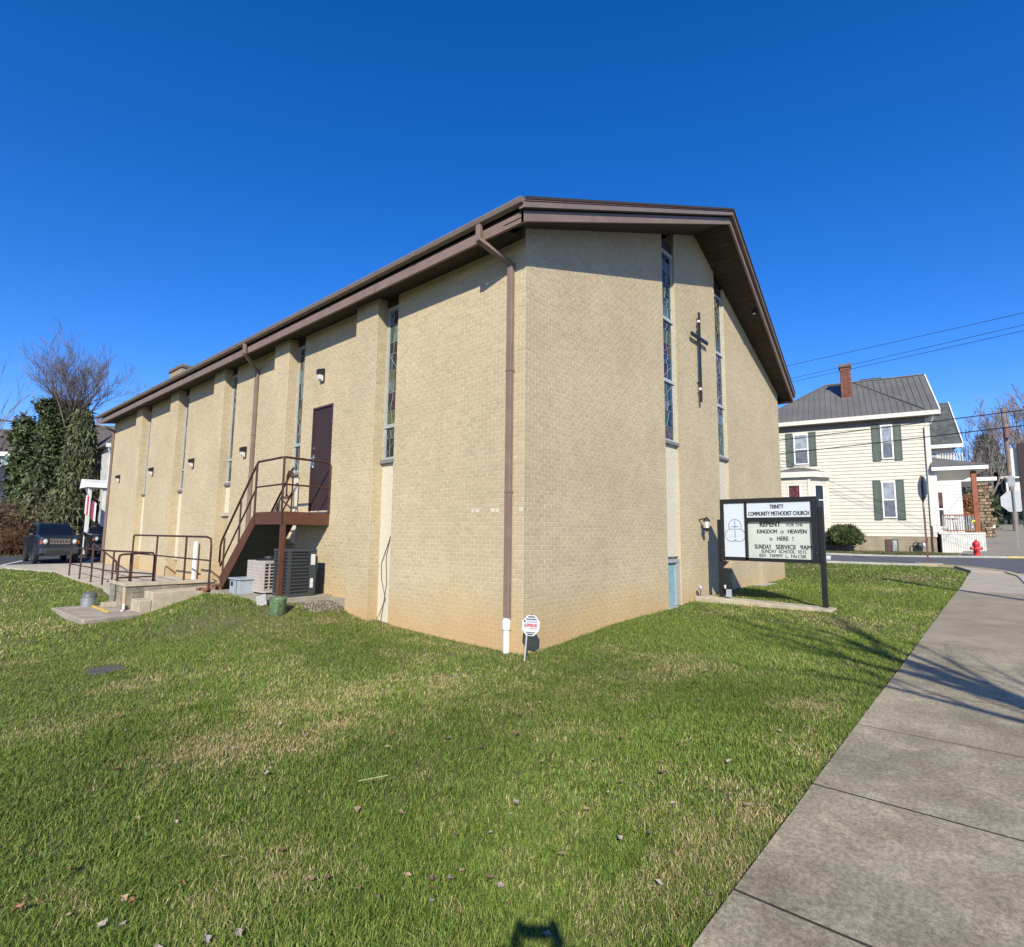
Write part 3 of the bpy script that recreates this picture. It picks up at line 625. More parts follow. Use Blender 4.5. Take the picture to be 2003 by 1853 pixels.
MB().hexa([(X0+.045, Y1+.03, ZD-.30), (X1-.26, Y1+.03, ZD-.30), (X1-.26, Y1+.03, ZD-.27), (X0+.045, Y1+.03, ZD-.27), (X0+.045, YB-.1, ZB-.02), (X1-.26, YB-.1, ZB-.02), (X1-.26, YB-.1, ZB+.02), (X0+.045, YB-.1, ZB+.02)]).build('underside_plate', mat('dark_green_plate', (.05, .055, .045), .7, .2, 5), st)
rr_ = .026
def rail(pts, name='rail', p=None, r=rr_, m=None): return MB().tube(pts, r, 8).build(name, m or rustd, p or st, smooth=False)
TR = ZD+1.17
rail([(X0, Y1+.02, ZD-.05), (X0, Y1+.02, TR-.05), (X0, Y1-.03, TR), (X0, Y0+.04, TR+.01), (X0+.03, Y0, TR+.01), (X1-.10, Y0, TR), (X1-.02, Y0, TR-.06), (X1-.02, Y0, ZD)], 'handrail')
rail([(X0, Y0, ZD-.3), (X0, Y0, TR)], 'baluster'); rail([(X0, Y1, ZD+.58), (X0, Y0, ZD+.59), (X1-.02, Y0, ZD+.58)], 'mid_rail', r=.02)
for x in (X0, X1-.25):
    dy, dz = YB-Y1, ZB-ZD
    top = [(x, Y1, TR-.05), (x, Y1+.06, TR-.08), (x, YB+.02, ZB+1.20), (x, YB+.10, ZB+1.05), (x, YB+.10, ZB+.66), (x, YB+.04, ZB+.56), (x, YB-.10, ZB+.70)]
    rail(top, 'handrail'); rail([(x, Y1, TR-.62), (x, YB-.02, ZB+.62)], 'mid_rail', r=.02)
    for t in (.45, .93): rail([(x, Y1+dy*t, ZD+dz*t+.05), (x, Y1+dy*t, ZD+dz*t+1.12)], 'baluster', r=.022)
rail([(X1-.26, Y1, ZD), (X1-.26, Y1, TR-.25), (X1-.26, Y1+.08, TR-.12), (X1-.26, Y1+.22, TR-.12), (X1-.26, Y1+.30, TR-.25), (X1-.26, Y1+.28, ZD+.45), (X1-.26, Y1+.06, ZD+.42)], 'handrail', r=.022)
# ---------------- equipment under the landing
pad = MB(); pad.box(-1.55, 5.56, .25, -.02, 8.3, .50); tag(pad.build('equipment_pad', conc, loc=(-.9, 6.9, .25), bevel=.01), 'low concrete pad under the air conditioners beside the side wall', 'concrete pad')
dgrey = mat('dark_grey_enclosure', (.045, .052, .055), .5, .08, 6); fin = mat('black_louvre', (.02, .023, .025), .55)
ac = thing('air_conditioner', 'large dark grey louvred air conditioner behind the stair post', 'air conditioner', (-.75, 6.1, .5))
ax0, ax1, ay0, ay1, az0, az1 = -1.03, -.40, 5.62, 6.30, .52, 1.50
MB().box(ax0+.02, ay0+.02, az0, ax1-.02, ay1-.02, az1-.03).build('core', fin, ac); MB().box(ax0-.01, ay0-.01, az1-.05, ax1+.01, ay1+.01, az1+.01).build('lid', dgrey, ac, bevel=.015); MB().box(ax0, ay0, az0-.02, ax1, ay1, az0+.05).build('base', dgrey, ac, bevel=.01)
for (x, y) in ((ax0, ay0), (ax1-.16, ay0), (ax0, ay1-.06), (ax1-.06, ay1-.06)): MB().box(x, y, az0+.05, x+(.16 if (x > ax0 and y == ay0) else .06), y+.06, az1-.05).build('corner_panel', dgrey, ac)
for k in range(12):
    z = az0+.09+k*.072
    MB().hexa([(ax0+.06, ay0+.03, z), (ax1-.17, ay0+.03, z), (ax1-.17, ay0+.035, z+.02), (ax0+.06, ay0+.035, z+.02), (ax0+.06, ay0-.0, z+.0), (ax1-.17, ay0-.0, z+.0), (ax1-.17, ay0+.0, z+.025), (ax0+.06, ay0+.0, z+.025)]).build('louvre', dgrey, ac)
    MB().hexa([(ax0+.03, ay0+.06, z), (ax0+.03, ay1-.06, z), (ax0+.035, ay1-.06, z+.02), (ax0+.035, ay0+.06, z+.02), (ax0, ay0+.06, z), (ax0, ay1-.06, z), (ax0, ay1-.06, z+.025), (ax0, ay0+.06, z+.025)]).build('louvre', dgrey, ac)
lab_ = mat('white_label', (.64, .64, .62), .5, .05, 20)
MB().box(ax1-.13, ay0-.006, 1.17, ax1-.03, ay0-.001, 1.40).build('label_plate', lab_, ac); MB().box(ax1-.13, ay0-.006, .68, ax1-.06, ay0-.001, .88).build('label_plate', lab_, ac)
MB().box(ax1-.02, ay0+.03, 1.0, ax1+.05, ay0+.3, 1.35).build('service_box', dgrey, ac)
bg_ = mat('beige_metal', (.46, .41, .37), .5, .08, 6)
hp = thing('heat_pump', 'beige fan unit with gridded sides between the louvred unit and the grey box', 'air conditioner', (-.85, 7.0, .5))
bx0, bx1, by0, by1, bz0, bz1 = -1.15, -.55, 6.48, 7.32, .56, 1.22
MB().box(bx0+.02, by0+.02, bz0, bx1-.02, by1-.02, bz1-.02).build('core', fin, hp); MB().box(bx0-.005, by0-.005, bz1-.03, bx1+.005, by1+.005, bz1+.01).build('lid', bg_, hp, bevel=.01); MB().box(bx0, by0, bz0-.02, bx1, by1, bz0+.04).build('base', bg_, hp)
for k in range(11):
    t = k/10
    y = by0+.012+(by1-by0-.024)*t; MB().box(bx0-.003, y-.012, bz0+.04, bx0+.02, y+.012, bz1-.03).build('grille_bar', bg_, hp)
    x = bx0+.012+(bx1-bx0-.024)*t
    if k % 2 == 0: MB().box(x-.012, by0-.003, bz0+.04, x+.012, by0+.02, bz1-.03).build('grille_bar', bg_, hp)
for k in range(9):
    z = bz0+.06+k*.07; g = MB().box(bx0, by0, z-.012, bx0+.015, by1, z+.012); g.box(bx0+.016, by0, z-.010, bx1, by0+.015, z+.010); g.build('grille_bar', bg_, hp)
MB().box(bx0+.003, by0+.03, bz0+.05, bx0+.018, by1-.03, bz1-.04).build('side_mesh', mat('beige_mesh', (.33, .29, .26), .6, .1, 30), hp)
MB().lathe((-.85, 6.9, bz1+.01), [(.28, 0), (.28, .02), (.12, .05), (.11, .09)], 16).build('fan_guard', fin, hp)
for (x, y) in ((bx0+.05, by0+.05), (bx1-.05, by0+.05), (bx0+.05, by1-.05), (bx1-.05, by1-.05)): MB().box(x-.03, y-.03, .5, x+.03, y+.03, .545).build('foot', fin, hp)
gb = thing('utility_box', 'small light grey plastic box left of the beige fan unit', 'box', (-1.3, 7.6, .45)); lgrey = mat('light_grey_plastic', (.33, .37, .40), .5, .06, 6)
MB().box(-1.45, 6.98, .43, -1.1, 7.50, .80).build('body', lgrey, gb, bevel=.01); MB().box(-1.48, 6.95, .80, -1.07, 7.53, .84).build('lid', lgrey, gb, bevel=.012); MB().box(-1.458, 7.32, .66, -1.448, 7.42, .76).build('catch', blackm, gb); MB().box(-1.456, 7.12, .44, -1.449, 7.13, .79).build('seam', blackm, gb)
MB().lathe((-1.0, 7.5, .84), [(.05, 0), (.055, .03), (.03, .07)], 10).build('cap', lab_, gb)
jug = thing('bucket', 'green patterned pot on the grass in front of the stair post', 'pot', (-1.5, 5.05, .27))
gm = mat('green_patterned_plastic', (.16, .26, .13), .45, .1, 14, col2=(.045, .055, .035)); 
MB().lathe((-1.5, 5.05, .22), [(.13, 0), (.155, .04), (.165, .34), (.17, .37), (.155, .375), (.15, .30)], 22, caps=False).build('body', gm, jug, smooth=True); MB().lathe((-1.5, 5.05, .45), [(.153, 0), (.0, .02)], 18, caps=False).build('fill', mat('potting_soil', (.05, .035, .02), 1, .2, 20), jug)
pp = MB(); pp.obox((-1.62, 5.50, .50), (.062, -.07, .035), (-.03, -.02, .11), (.010, .012, .0)); tag(pp.build('block', mat('white_printed_board', (.62, .60, .56), .8, .3, 30, col2=(.3, .3, .32)), loc=(-1.62, 5.62, .4)), 'tilted white cardboard piece leaning beside the green pot', 'cardboard')
# gravel by the wall
gv = MB(); rg = random.Random(3)
for k in range(700):
    x = rg.uniform(-.95, -.03); y = rg.uniform(4.72, 5.6)
    if x > -.22 and y < 4.8: continue
    if (x+.3)**2*1.2+(y-5.0)**2 > .55 or h1(x, y) < .1: continue
    r = rg.uniform(.008, .020); z = h1(x, y)-.002; a = [rg.uniform(.6, 1.2)*r for _ in range(6)]
    gv.add([(x+a[0], y, z), (x, y+a[1], z), (x-a[2], y, z), (x, y-a[3], z), (x, y, z+a[4]), (x, y, z-.01)], [(0, 1, 4), (1, 2, 4), (2, 3, 4), (3, 0, 4), (1, 0, 5), (2, 1, 5), (3, 2, 5), (0, 3, 5)], tone=rg.random())
tag(gv.build('gravel', mat('pale_gravel', (.26, .23, .19), .95, .2, 3, tone=.5)), kind='stuff')
fnd = MB(); fnd.box(-.06, 4.78, .1, -.0, 5.9, .46); fnd.build('foundation_ledge', conc, church)
# ================================================================== BLOCK WALL, STEPS, SLAB, RAILINGS
blockm = mat('old_concrete_block', (.36, .32, .25), .95, .3, 3.0, .7, 60, tone=.12, col2=(.13, .12, .095)); capm = mat('wall_cap', (.44, .38, .28), .92, .15, 4, .3, 80)
bwl = thing('block_wall', 'weathered concrete block retaining wall beside the lawn steps', 'wall', (-1.7, 10.3, -.1))
zt = .60
for c in range(4):
    z1 = zt-.09-.16*c; x = -2.74+(.19 if c % 2 else 0)
    if c % 2: MB().box(-2.74, 10.305, z1-.153, -2.74+.18, 10.5, z1).build('block', blockm, bwl, bevel=.006)
    while x < -.7:
        x2 = min(x+.38, -.68); MB().box(x, 10.305+random.uniform(-.006, .004), z1-.153, x2-.008, 10.5, z1).build('block', blockm, bwl, bevel=.006); x += .38
    for yy in (10.505, 10.89, 11.28): MB().box(-2.74+random.uniform(-.004, .004), yy, z1-.153, -2.55, yy+.378, z1).build('block', blockm, bwl, bevel=.006)
MB().box(-2.77, 10.27, zt-.085, -.65, 10.53, zt).build('coping', capm, bwl, bevel=.012); MB().box(-2.77, 10.535, zt-.085, -2.52, 11.7, zt).build('coping', capm, bwl, bevel=.012)
MB().box(-2.745, 10.32, -.3, -.68, 10.49, zt-.09).build('core', mortar, bwl)
rw = MB(); rw.hexa([(-2.52, 10.5, -.2), (-.02, 10.5, -.2), (-.02, 15.2, -.2), (-2.2, 15.2, -.2), (-2.52, 10.5, .20), (-.02, 10.5, .24), (-.02, 15.2, .30), (-2.2, 15.2, .20)]); rw.build('raised_walk', mat('walk_concrete', (.42, .38, .31)), kind='structure')
stp = thing('lawn_steps', 'two worn concrete steps climbing along the block wall', 'steps', (-1.8, 9.8, -.1))
MB().box(-2.62, 9.62, -.25, -2.36, 10.26, .23).build('step', capm, stp, bevel=.02); MB().hexa([(-2.355, 9.62, -.2), (-.9, 9.55, -.2), (-.9, 10.26, -.2), (-2.355, 10.26, -.2), (-2.355, 9.62, .40), (-.9, 9.55, .44), (-.9, 10.26, .44), (-2.355, 10.26, .40)]).build('step', capm, stp, bevel=.02)
brk = mat('red_brick', (.23, .09, .05), .9, .25, 12, .3, 50)
pile = thing('brick_pile', 'few loose red bricks at the foot of the steel stair', 'bricks', (-1.3, 8.95, .4))
for k in range(8):
    a = random.uniform(0, 3); MB().obox((-1.55+random.uniform(0, .6), 8.9+random.uniform(-.12, .25), .42+.05*(k % 3)), (math.cos(a)*.1, math.sin(a)*.1, 0), (-math.sin(a)*.045, math.cos(a)*.045, 0), (0, 0, .032)).build('brick', brk, pile)
sl = MB(); sl.hexa([(-3.78, 9.05, -.25), (-2.64, 9.25, -.25), (-2.5, 11.9, -.25), (-3.85, 11.9, -.25), (-3.78, 9.05, -.03), (-2.64, 9.25, -.03), (-2.5, 11.9, -.03), (-3.85, 11.9, -.03)]); sl.build('concrete_slab', mat('slab_concrete', (.36, .31, .25), .93, .2, 2.5, .3, 90), kind='structure', bevel=.02)
cb_ = MB(); cb_.box(-3.02, 10.98, -.03, -2.6, 11.2, .10); tag(cb_.build('kerb_block', capm, loc=(-2.8, 11.1, -.03), bevel=.015), 'short raised concrete block on the slab carrying the rail post', 'concrete block')
can = thing('vent_can', 'small galvanised metal can with domed lid on the left edge of the slab', 'can', (-3.15, 11.75, -.03)); galv = mat('galvanised', (.38, .40, .40), .45, .12, 8, metal=.6)
MB().lathe((-3.15, 11.75, -.05), [(.16, 0), (.165, .22)], 20).build('body', galv, can, smooth=False); MB().lathe((-3.13, 11.78, .17), [(.17, 0), (.165, .06), (.12, .12), (.04, .15), (0, .155)], 20, caps=False).build('lid', mat('dark_lid', (.10, .11, .12), .5), can, smooth=True)
yb = MB(); yb.beam((-3.12, 11.45, -.01), (-3.14, 9.95, -.01), .05, .03); tag(yb.build('strip', yellow, loc=(-3.13, 10.7, -.03)), 'yellow stick lying across the concrete slab', 'stick')
wp = MB(); wp.tube([(-2.76, 10.26, .0), (-2.76, 10.26, .10), (-2.80, 10.1, -.02), (-2.86, 10.0, -.02)], .025, 8); tag(wp.build('pipe', mat('white_pvc', (.8, .8, .78)), loc=(-2.8, 10.2, 0)), 'short bent white pipe at the foot of the block wall', 'pipe')
RT = 1.74
ra = thing('walk_railing', 'long brown pipe railing standing on the block wall cap', 'railing', (-1.45, 12.5, .58))
rail([(-1.45, 15.0, .30), (-1.45, 15.0, RT-.08), (-1.45, 14.93, RT), (-1.45, 9.0, RT), (-1.45, 8.75, RT-.05), (-1.45, 8.7, RT-.2), (-1.45, 8.7, .45)], 'handrail', ra); rail([(-1.45, 15, 1.17), (-1.45, 8.72, 1.17)], 'mid_rail', ra, r=.02)
for y in (10.38, 12.7): rail([(-1.45, y, .2), (-1.45, y, RT)], 'post', ra)
rb = thing('ramp_railing', 'lower brown pipe railing along the walkway edge left of the block wall', 'railing', (-2.12, 17, .15))
RZ = 1.26
rail([(-2.14, 19.7, .1), (-2.14, 19.7, RZ-.06), (-2.14, 19.6, RZ), (-2.10, 14.6, RZ), (-1.68, 12.2, RZ), (-1.66, 12.1, RZ-.08), (-1.66, 12.1, .2)], 'handrail', rb); rail([(-2.14, 19.7, .66), (-2.10, 14.6, .66), (-1.66, 12.1, .68)], 'mid_rail', rb, r=.02)
for x, y in ((-2.14, 18.1), (-2.13, 16.6), (-2.11, 15.3), (-2.10, 14.3), (-1.9, 13.2)): rail([(x, y, .08 if y > 14.4 else .2), (x, y, RZ)], 'post', rb)
rc = thing('slab_railing', 'short brown railing with rounded corner rising from the slab block', 'railing', (-2.7, 11.4, .1))
rail([(-2.74, 11.1, .08), (-2.74, 11.1, RZ-.12), (-2.70, 11.2, RZ-.02), (-2.60, 11.35, RZ), (-1.72, 12.05, RZ+.01)], 'handrail', rc); rail([(-2.74, 11.12, .68), (-1.72, 12.05, .62)], 'mid_rail', rc, r=.02); rail([(-2.36, 11.55, .2), (-2.36, 11.55, RZ)], 'post', rc); rail([(-2.72, 11.14, .64), (-2.16, 14.5, .35)], 'mid_rail', rc, r=.02)
rd_ = thing('stair_railing', 'sloping pair of brown rails descending by the walkway toward the lot', 'railing', (-1.0, 20, .3))
rail([(-.9, 22.6, 1.35), (-.9, 19.0, .75), (-.9, 18.9, .62)], 'handrail', rd_); rail([(-.9, 22.6, .35), (-.9, 22.6, 1.35)], 'post', rd_); rail([(-.9, 19.0, .33), (-.9, 19.0, .75)], 'post', rd_)
pv = MB(); pv.lathe((-.12, 13.5, .2), [(.075, 0), (.075, 1.28), (.06, 1.35), (.0, 1.37)], 16, caps=False); tag(pv.build('vent_pipe', mat('white_pvc', (.8, .8, .78)), loc=(-.12, 13.5, .2)), 'upright white plastic vent pipe against the side wall behind the long railing', 'pipe')
mh = MB(); mh.lathe((-4.5, 3.95, h1(-4.5, 3.95)-.02), [(.24, 0), (.24, .03), (.21, .035)], 20); tag(mh.build('valve_cover', mat('grey_stone', (.10, .09, .08), .9, .3, 8, .5, 60), loc=(-4.5, 3.95, -.1)), 'flat round grey stone cover sunk in the left part of the lawn', 'cover')
# ================================================================== CHURCH SIGN
sg = thing('church_sign', 'black framed church letter board sign on two posts beside the gable wall', 'sign', (6.85, -1.68, .38))
XS = 6.8; Rt = (0, -1, 0); Up = (0, 0, 1)
sblack = mat('sign_black', (.012, .012, .013), .4, .05, 10)
face = mat('sign_white_face', (.52, .58, .65), .3, .02, 3); face2 = mat('letter_board_face', (.50, .54, .50), .35, .04, 2); ink = mat('sign_ink', (.012, .013, .018), .5, .0, 3); blue_ink = mat('sign_blue_ink', (.10, .12, .28), .5, .0, 3); pale_ink = mat('sign_pale_ink', (.42, .45, .58), .5, .0, 3)
ya, yb_, yc, yd, ye, yf = -.60, -.69, -1.18, -1.235, -2.62, -2.75
f = MB()
f.box(XS, ya, 1.31, XS+.20, yb_, 2.79); f.box(XS, yc, 1.39, XS+.20, yd, 2.70); f.box(XS, ye, 1.31, XS+.20, yf, 2.79); f.box(XS, yb_, 2.685, XS+.20, ye, 2.79); f.box(XS, yb_, 1.31, XS+.20, yc, 1.40); f.box(XS, yd, 1.31, XS+.20, ye, 1.39); f.box(XS, yd, 2.245, XS+.20, ye, 2.335)
f.build('frame', sblack, sg); MB().box(XS+.12, ya-.01, 1.32, XS+.19, yf+.01, 2.78).build('back_panel', sblack, sg)
MB().box(XS+.02, yb_, 1.40, XS+.10, yc, 2.685).build('emblem_panel', face, sg); MB().box(XS+.02, yd, 2.335, XS+.10, ye, 2.685).build('name_panel', face, sg); MB().box(XS+.07, yd, 1.39, XS+.11, ye, 2.245).build('letter_board', face2, sg)
for y, w_ in ((ya+.05, .09), (yf-.05, .10)): MB().box(XS+.04, y-w_/2, .30, XS+.15, y+w_/2, 2.55 if y < -2 else 2.3).build('post', sblack, sg, bevel=.005)
for z in (2.70, 1.55): MB().lathe((XS-.002, yf+.05 if z > 2 else yf+.05, z), [(.012, 0), (.008, .006)], 8, axis=(-1, 0, 0)).build('screw', metal, sg)
MB().lathe((XS-.002, ya-.045, 1.55), [(.012, 0), (.008, .006)], 8, axis=(-1, 0, 0)).build('screw', metal, sg)
xe_ = XS+.018; xb = XS+.066
text_mesh('lettering', 'TRINITY', ink, sg, (xe_, -1.905, 2.535), Rt, Up, .095, .31, .075)
text_mesh('lettering', 'COMMUNITY METHODIST CHURCH', ink, sg, (xe_, -1.927, 2.375), Rt, Up, .095, 1.32, .075)
for txt, y0, y1, z, h, bo, mm in (('REPENT', -1.50, -1.965, 2.12, .115, .012, ink), ('FOR THE', -2.09, -2.43, 2.125, .075, .0, ink), ('KINGDOM', -1.44, -1.885, 1.965, .090, .008, ink), ('OF', -1.95, -2.03, 1.965, .062, 0, ink), ('HEAVEN', -2.11, -2.505, 1.965, .092, .010, ink), ('IS', -1.712, -1.775, 1.80, .062, 0, ink), ('HERE', -1.875, -2.12, 1.80, .095, .006, ink), ('!', -2.205, -2.225, 1.80, .095, .006, ink), ('SUNDAY', -1.37, -1.75, 1.607, .098, .008, ink), ('SERVICE', -1.84, -2.27, 1.607, .098, .006, ink), ('9AM', -2.36, -2.59, 1.607, .098, .008, ink), ('SUNDAY  SCHOOL  10:15', -1.52, -2.48, 1.515, .078, -.002, ink), ('REV.  TAMMY  L.  FALCSIK', -1.47, -2.48, 1.415, .078, -.002, ink)):
    text_mesh('lettering', txt, mm, sg, (xb, (y0+y1)/2, z), Rt, Up, h, abs(y1-y0), bo*2.5+.03)
def ring(cy, cz, r, wd, x, m, a0=0, a1=360, name='emblem', sy=1.0):
    mb = MB(); n = 40; vs = []; fs = []
    for k in range(n+1):
        a = math.radians(a0+(a1-a0)*k/n)
        for q in (r-wd/2, r+wd/2): vs.append((x, cy-math.cos(a)*q*sy, cz+math.sin(a)*q))
    for k in range(n): fs.append((2*k, 2*k+1, 2*k+3, 2*k+2))
    mb.add(vs, fs); mb.build(name, m, sg)
ecy = -.945
ring(ecy, 2.145, .150, .014, xe_, blue_ink, -30, 210); ring(ecy+.085, 1.915, .150, .014, xe_, blue_ink, 70, 318); ring(ecy-.085, 1.915, .150, .014, xe_, blue_ink, -138, 110)
ring(ecy+.05, 2.06, .18, .006, xe_, pale_ink, 175, 265); ring(ecy-.05, 2.06, .18, .006, xe_, pale_ink, -85, 5); ring(ecy, 1.98, .10, .005, xe_, pale_ink, 190, 350)
MB().box(xe_-.001, ecy-.007, 1.85, xe_+.001, ecy+.007, 2.26).build('emblem', blue_ink, sg); MB().box(xe_-.0015, ecy-.09, 2.115, xe_+.001, ecy+.09, 2.130).build('emblem', blue_ink, sg)
fb = MB(); fb.hexa([(6.35, .0-.02, .1), (7.15, -.02, .1), (7.35, -3.0, .1), (6.72, -3.0, .1), (6.42, -.02, .43), (7.1, -.02, .43), (7.28, -2.98, .385), (6.68, -3.0, .385)][:8] if False else [(6.62, -2.98, .1), (7.05, -2.98, .1), (7.05, -.02, .1), (6.52, -.02, .1), (6.62, -2.98, .365), (7.05, -2.98, .365), (7.05, -.02, .43), (6.52, -.02, .43)])
tag(fb.build('sign_footing', capm, loc=(6.8, -1.5, .2), bevel=.02), 'low concrete strip under the church sign', 'footing')
jb = thing('junction_box', 'small grey electrical box strapped to the left sign post', 'electrical box', (6.75, -.72, .43)); MB().box(6.74, -.82, .44, 6.82, -.71, .62).build('box', lgrey, jb, bevel=.006); MB().tube([(6.78, -.70, .62), (6.78, -.68, .70), (6.86, -.6, .46)], .012, 6).build('conduit', blackm, jb); MB().lathe((6.75, -.69, .64), [(.02, 0), (.03, .08)], 8).build('sensor', lab_, jb)
gf = thing('garden_light', 'small round grey flood light on a short stake left of the sign', 'lamp', (6.58, -.15, .42)); MB().tube([(6.58, -.15, .40), (6.58, -.15, .60)], .010, 6).build('stake', blackm, gf); MB().lathe((6.56, -.16, .63), [(.0, -.06), (.05, -.04), (.062, .02), (.055, .05), (0, .055)], 14, axis=(-1, -.2, .2), caps=False).build('head', mat('grey_lens', (.35, .35, .36), .3), gf, smooth=True)
# ================================================================== SECURITY YARD SIGN
ys_ = thing('yard_sign', 'small white octagonal security sign on a stake at the church corner', 'sign', (-.27, -.30, .0)); stake = mat('grey_stake', (.42, .42, .41), .5)
MB().beam((-.31, -.302, .0), (-.235, -.285, .42), .022, .012).build('stake', stake, ys_)
nrm = Vector((-.35, -.94, .05)).normalized(); Rv = Vector((.94, -.35, 0)).normalized(); Rv = (Rv*math.cos(.12)+Vector((0, 0, 1))*math.sin(-.12)).normalized(); Uv = -Rv.cross(nrm).normalized(); Uv = Uv if Uv.z > 0 else -Uv
cc = Vector((-.175, -.31, .50)); Rv = Rv.normalized()
def oc(r, d): return [cc+nrm*d+Rv*r*math.cos(math.radians(22.5+45*k))*1.02+Uv*r*math.sin(math.radians(22.5+45*k))*1.0 for k in range(8)]
MB().prism(oc(.165, 0), -nrm*.006).build('board', mat('sign_bright_white', (.62, .62, .62), .4, .02, 3), ys_)
navy = mat('navy_print', (.015, .02, .045), .5, 0); redp = mat('red_print', (.50, .008, .014), .5, 0); greyp = mat('grey_print', (.42, .44, .52), .5, 0)
def bar(u0, u1, v0, v1, m, k=0.0): MB().quad(*[cc+nrm*.0015+Rv*a+Uv*b for a, b in ((u0-k, v0), (u1+k, v0), (u1, v1), (u0, v1))]).build('print', m, ys_)
bar(-.055, .055, .118, .135, navy, .012); bar(-.085, .085, .085, .10, navy, .015); bar(-.085, .11, .04, .075, greyp); bar(-.13, -.105, .045, .075, navy, .0); bar(-.085, .085, -.112, -.098, navy, -.012); bar(-.055, .055, -.14, -.124, navy, -.01); bar(-.02, .11, -.052, -.040, mat('pale_red_print', (.55, .22, .22), .5, 0))
text_mesh('lettering', 'SUPERIOR', redp, ys_, cc+nrm*.0015+Uv*-.022+Rv*-.005, Rv, Uv, .046, .225, .07)
MB().lathe(cc+Uv*.165, [(.0, -.01), (.013, 0), (.0, .012)], 8, axis=nrm, caps=False).build('knob', blackm, ys_)
# ================================================================== LAWN BLADES
def in_lawn(x, y):
    ok = (y > sw_edge(x)-.0)
    ok &= ~((x > -.01) & (x < WID+.0) & (y > -.01) & (y < LEN))
    for p in PIL: ok &= ~((x > -PD-.01) & (x < .02) & (y > p-.01) & (y < p+PW+.01))
    ok &= x < np.interp(y, [-4.9, -3.3, 2, 18, 40], [18.1, 20.45, 19.55, 16.6, 12.5])
    ok &= ~((x > 6.52) & (x < 7.05) & (y > -3.0) & (y < 0))
    ok &= ~((x > -1.5) & (x < 0) & (y > 5.5) & (y < 8.6))
    ok &= ~((x > -.95) & (x < 0) & (y > 4.78) & (y < 5.6))
    ok &= ~((x > -3.84) & (x < -2.6) & (y > 9.1) & (y < 11.9))
    ok &= ~((x > -2.62) & (x < 0) & (y > 9.6) & (y < 10.3))
    ok &= ~((x > -1.2) & (x < 0) & (y > 8.9) & (y < 25.4))
    ok &= ~((x > -2.18) & (x < 0) & (y > 14.2) & (y < 25.4))
    ok &= ~((x > -2.75) & (x < 0) & (y > 10.2) & (y < 11.7)); ok &= ~((x > -2.45) & (x < 0) & (y > 11.6) & (y < 14.3))
    ok &= ~((x < 0) & (y > np.interp(x, [-14, -3.5, -2.3, -2.2], [24.08, 24.08, 21.6, 21.0])))
    ok &= ~(((x+4.5)**2+(y-3.95)**2) < .05)
    ok &= ~((x > 10.9) & (x < 12.2) & (y > -.36) & (y < 0)); ok &= ~((x > 5.08) & (x < 5.86) & (y > -.07) & (y < 0))
    return ok
STRAW = [(-4.65, -.33, .75, .95), (-4.13, -.85, .5, .8), (-4.48, 2.8, .55, .95), (-.14, -4.13, .5, .85), (-2.67, -4.35, .45, .8), (-1.8, -.2, .6, .85), (-3.13, .38, .6, .6), (15.6, -3.5, 1.6, .7), (-5.2, -2.5, .5, .5), (-5.4, 1.6, .7, .5), (11.5, -3.4, .8, .6), (-3.6, -.6, .35, .8), (-1.3, -4.4, .5, .5), (-3.4, -4.5, .35, .6)]
def lawn_tone(x, y):
    n1 = vnoise(x, y, 1.1, 1); n2 = vnoise(x, y, .35, 2); n3 = vnoise(x, y, 3.1, 3); n4 = vnoise(x, y, .12, 4)
    dry = np.clip((n1*.45+n2*.35+n3*.3+n4*.25-.72)*2.6, 0, 1)*.55
    left = np.clip((-x-3.0)/3, 0, 1)*np.clip((y-1)/4, 0, 1); dry = dry+left*.28*(n2*.7+n1*.6)
    for (a, b, r, s) in STRAW:
        d = np.sqrt((x-a)**2+((y-b)*1.2)**2)/r; dry = np.maximum(dry, np.clip(1.15-d*(.75+.6*n2), 0, 1)*s*(.35+.9*n4))
    return np.clip(dry, 0, 1)
fwd2 = np.array([math.sin(yaw), math.cos(yaw)])
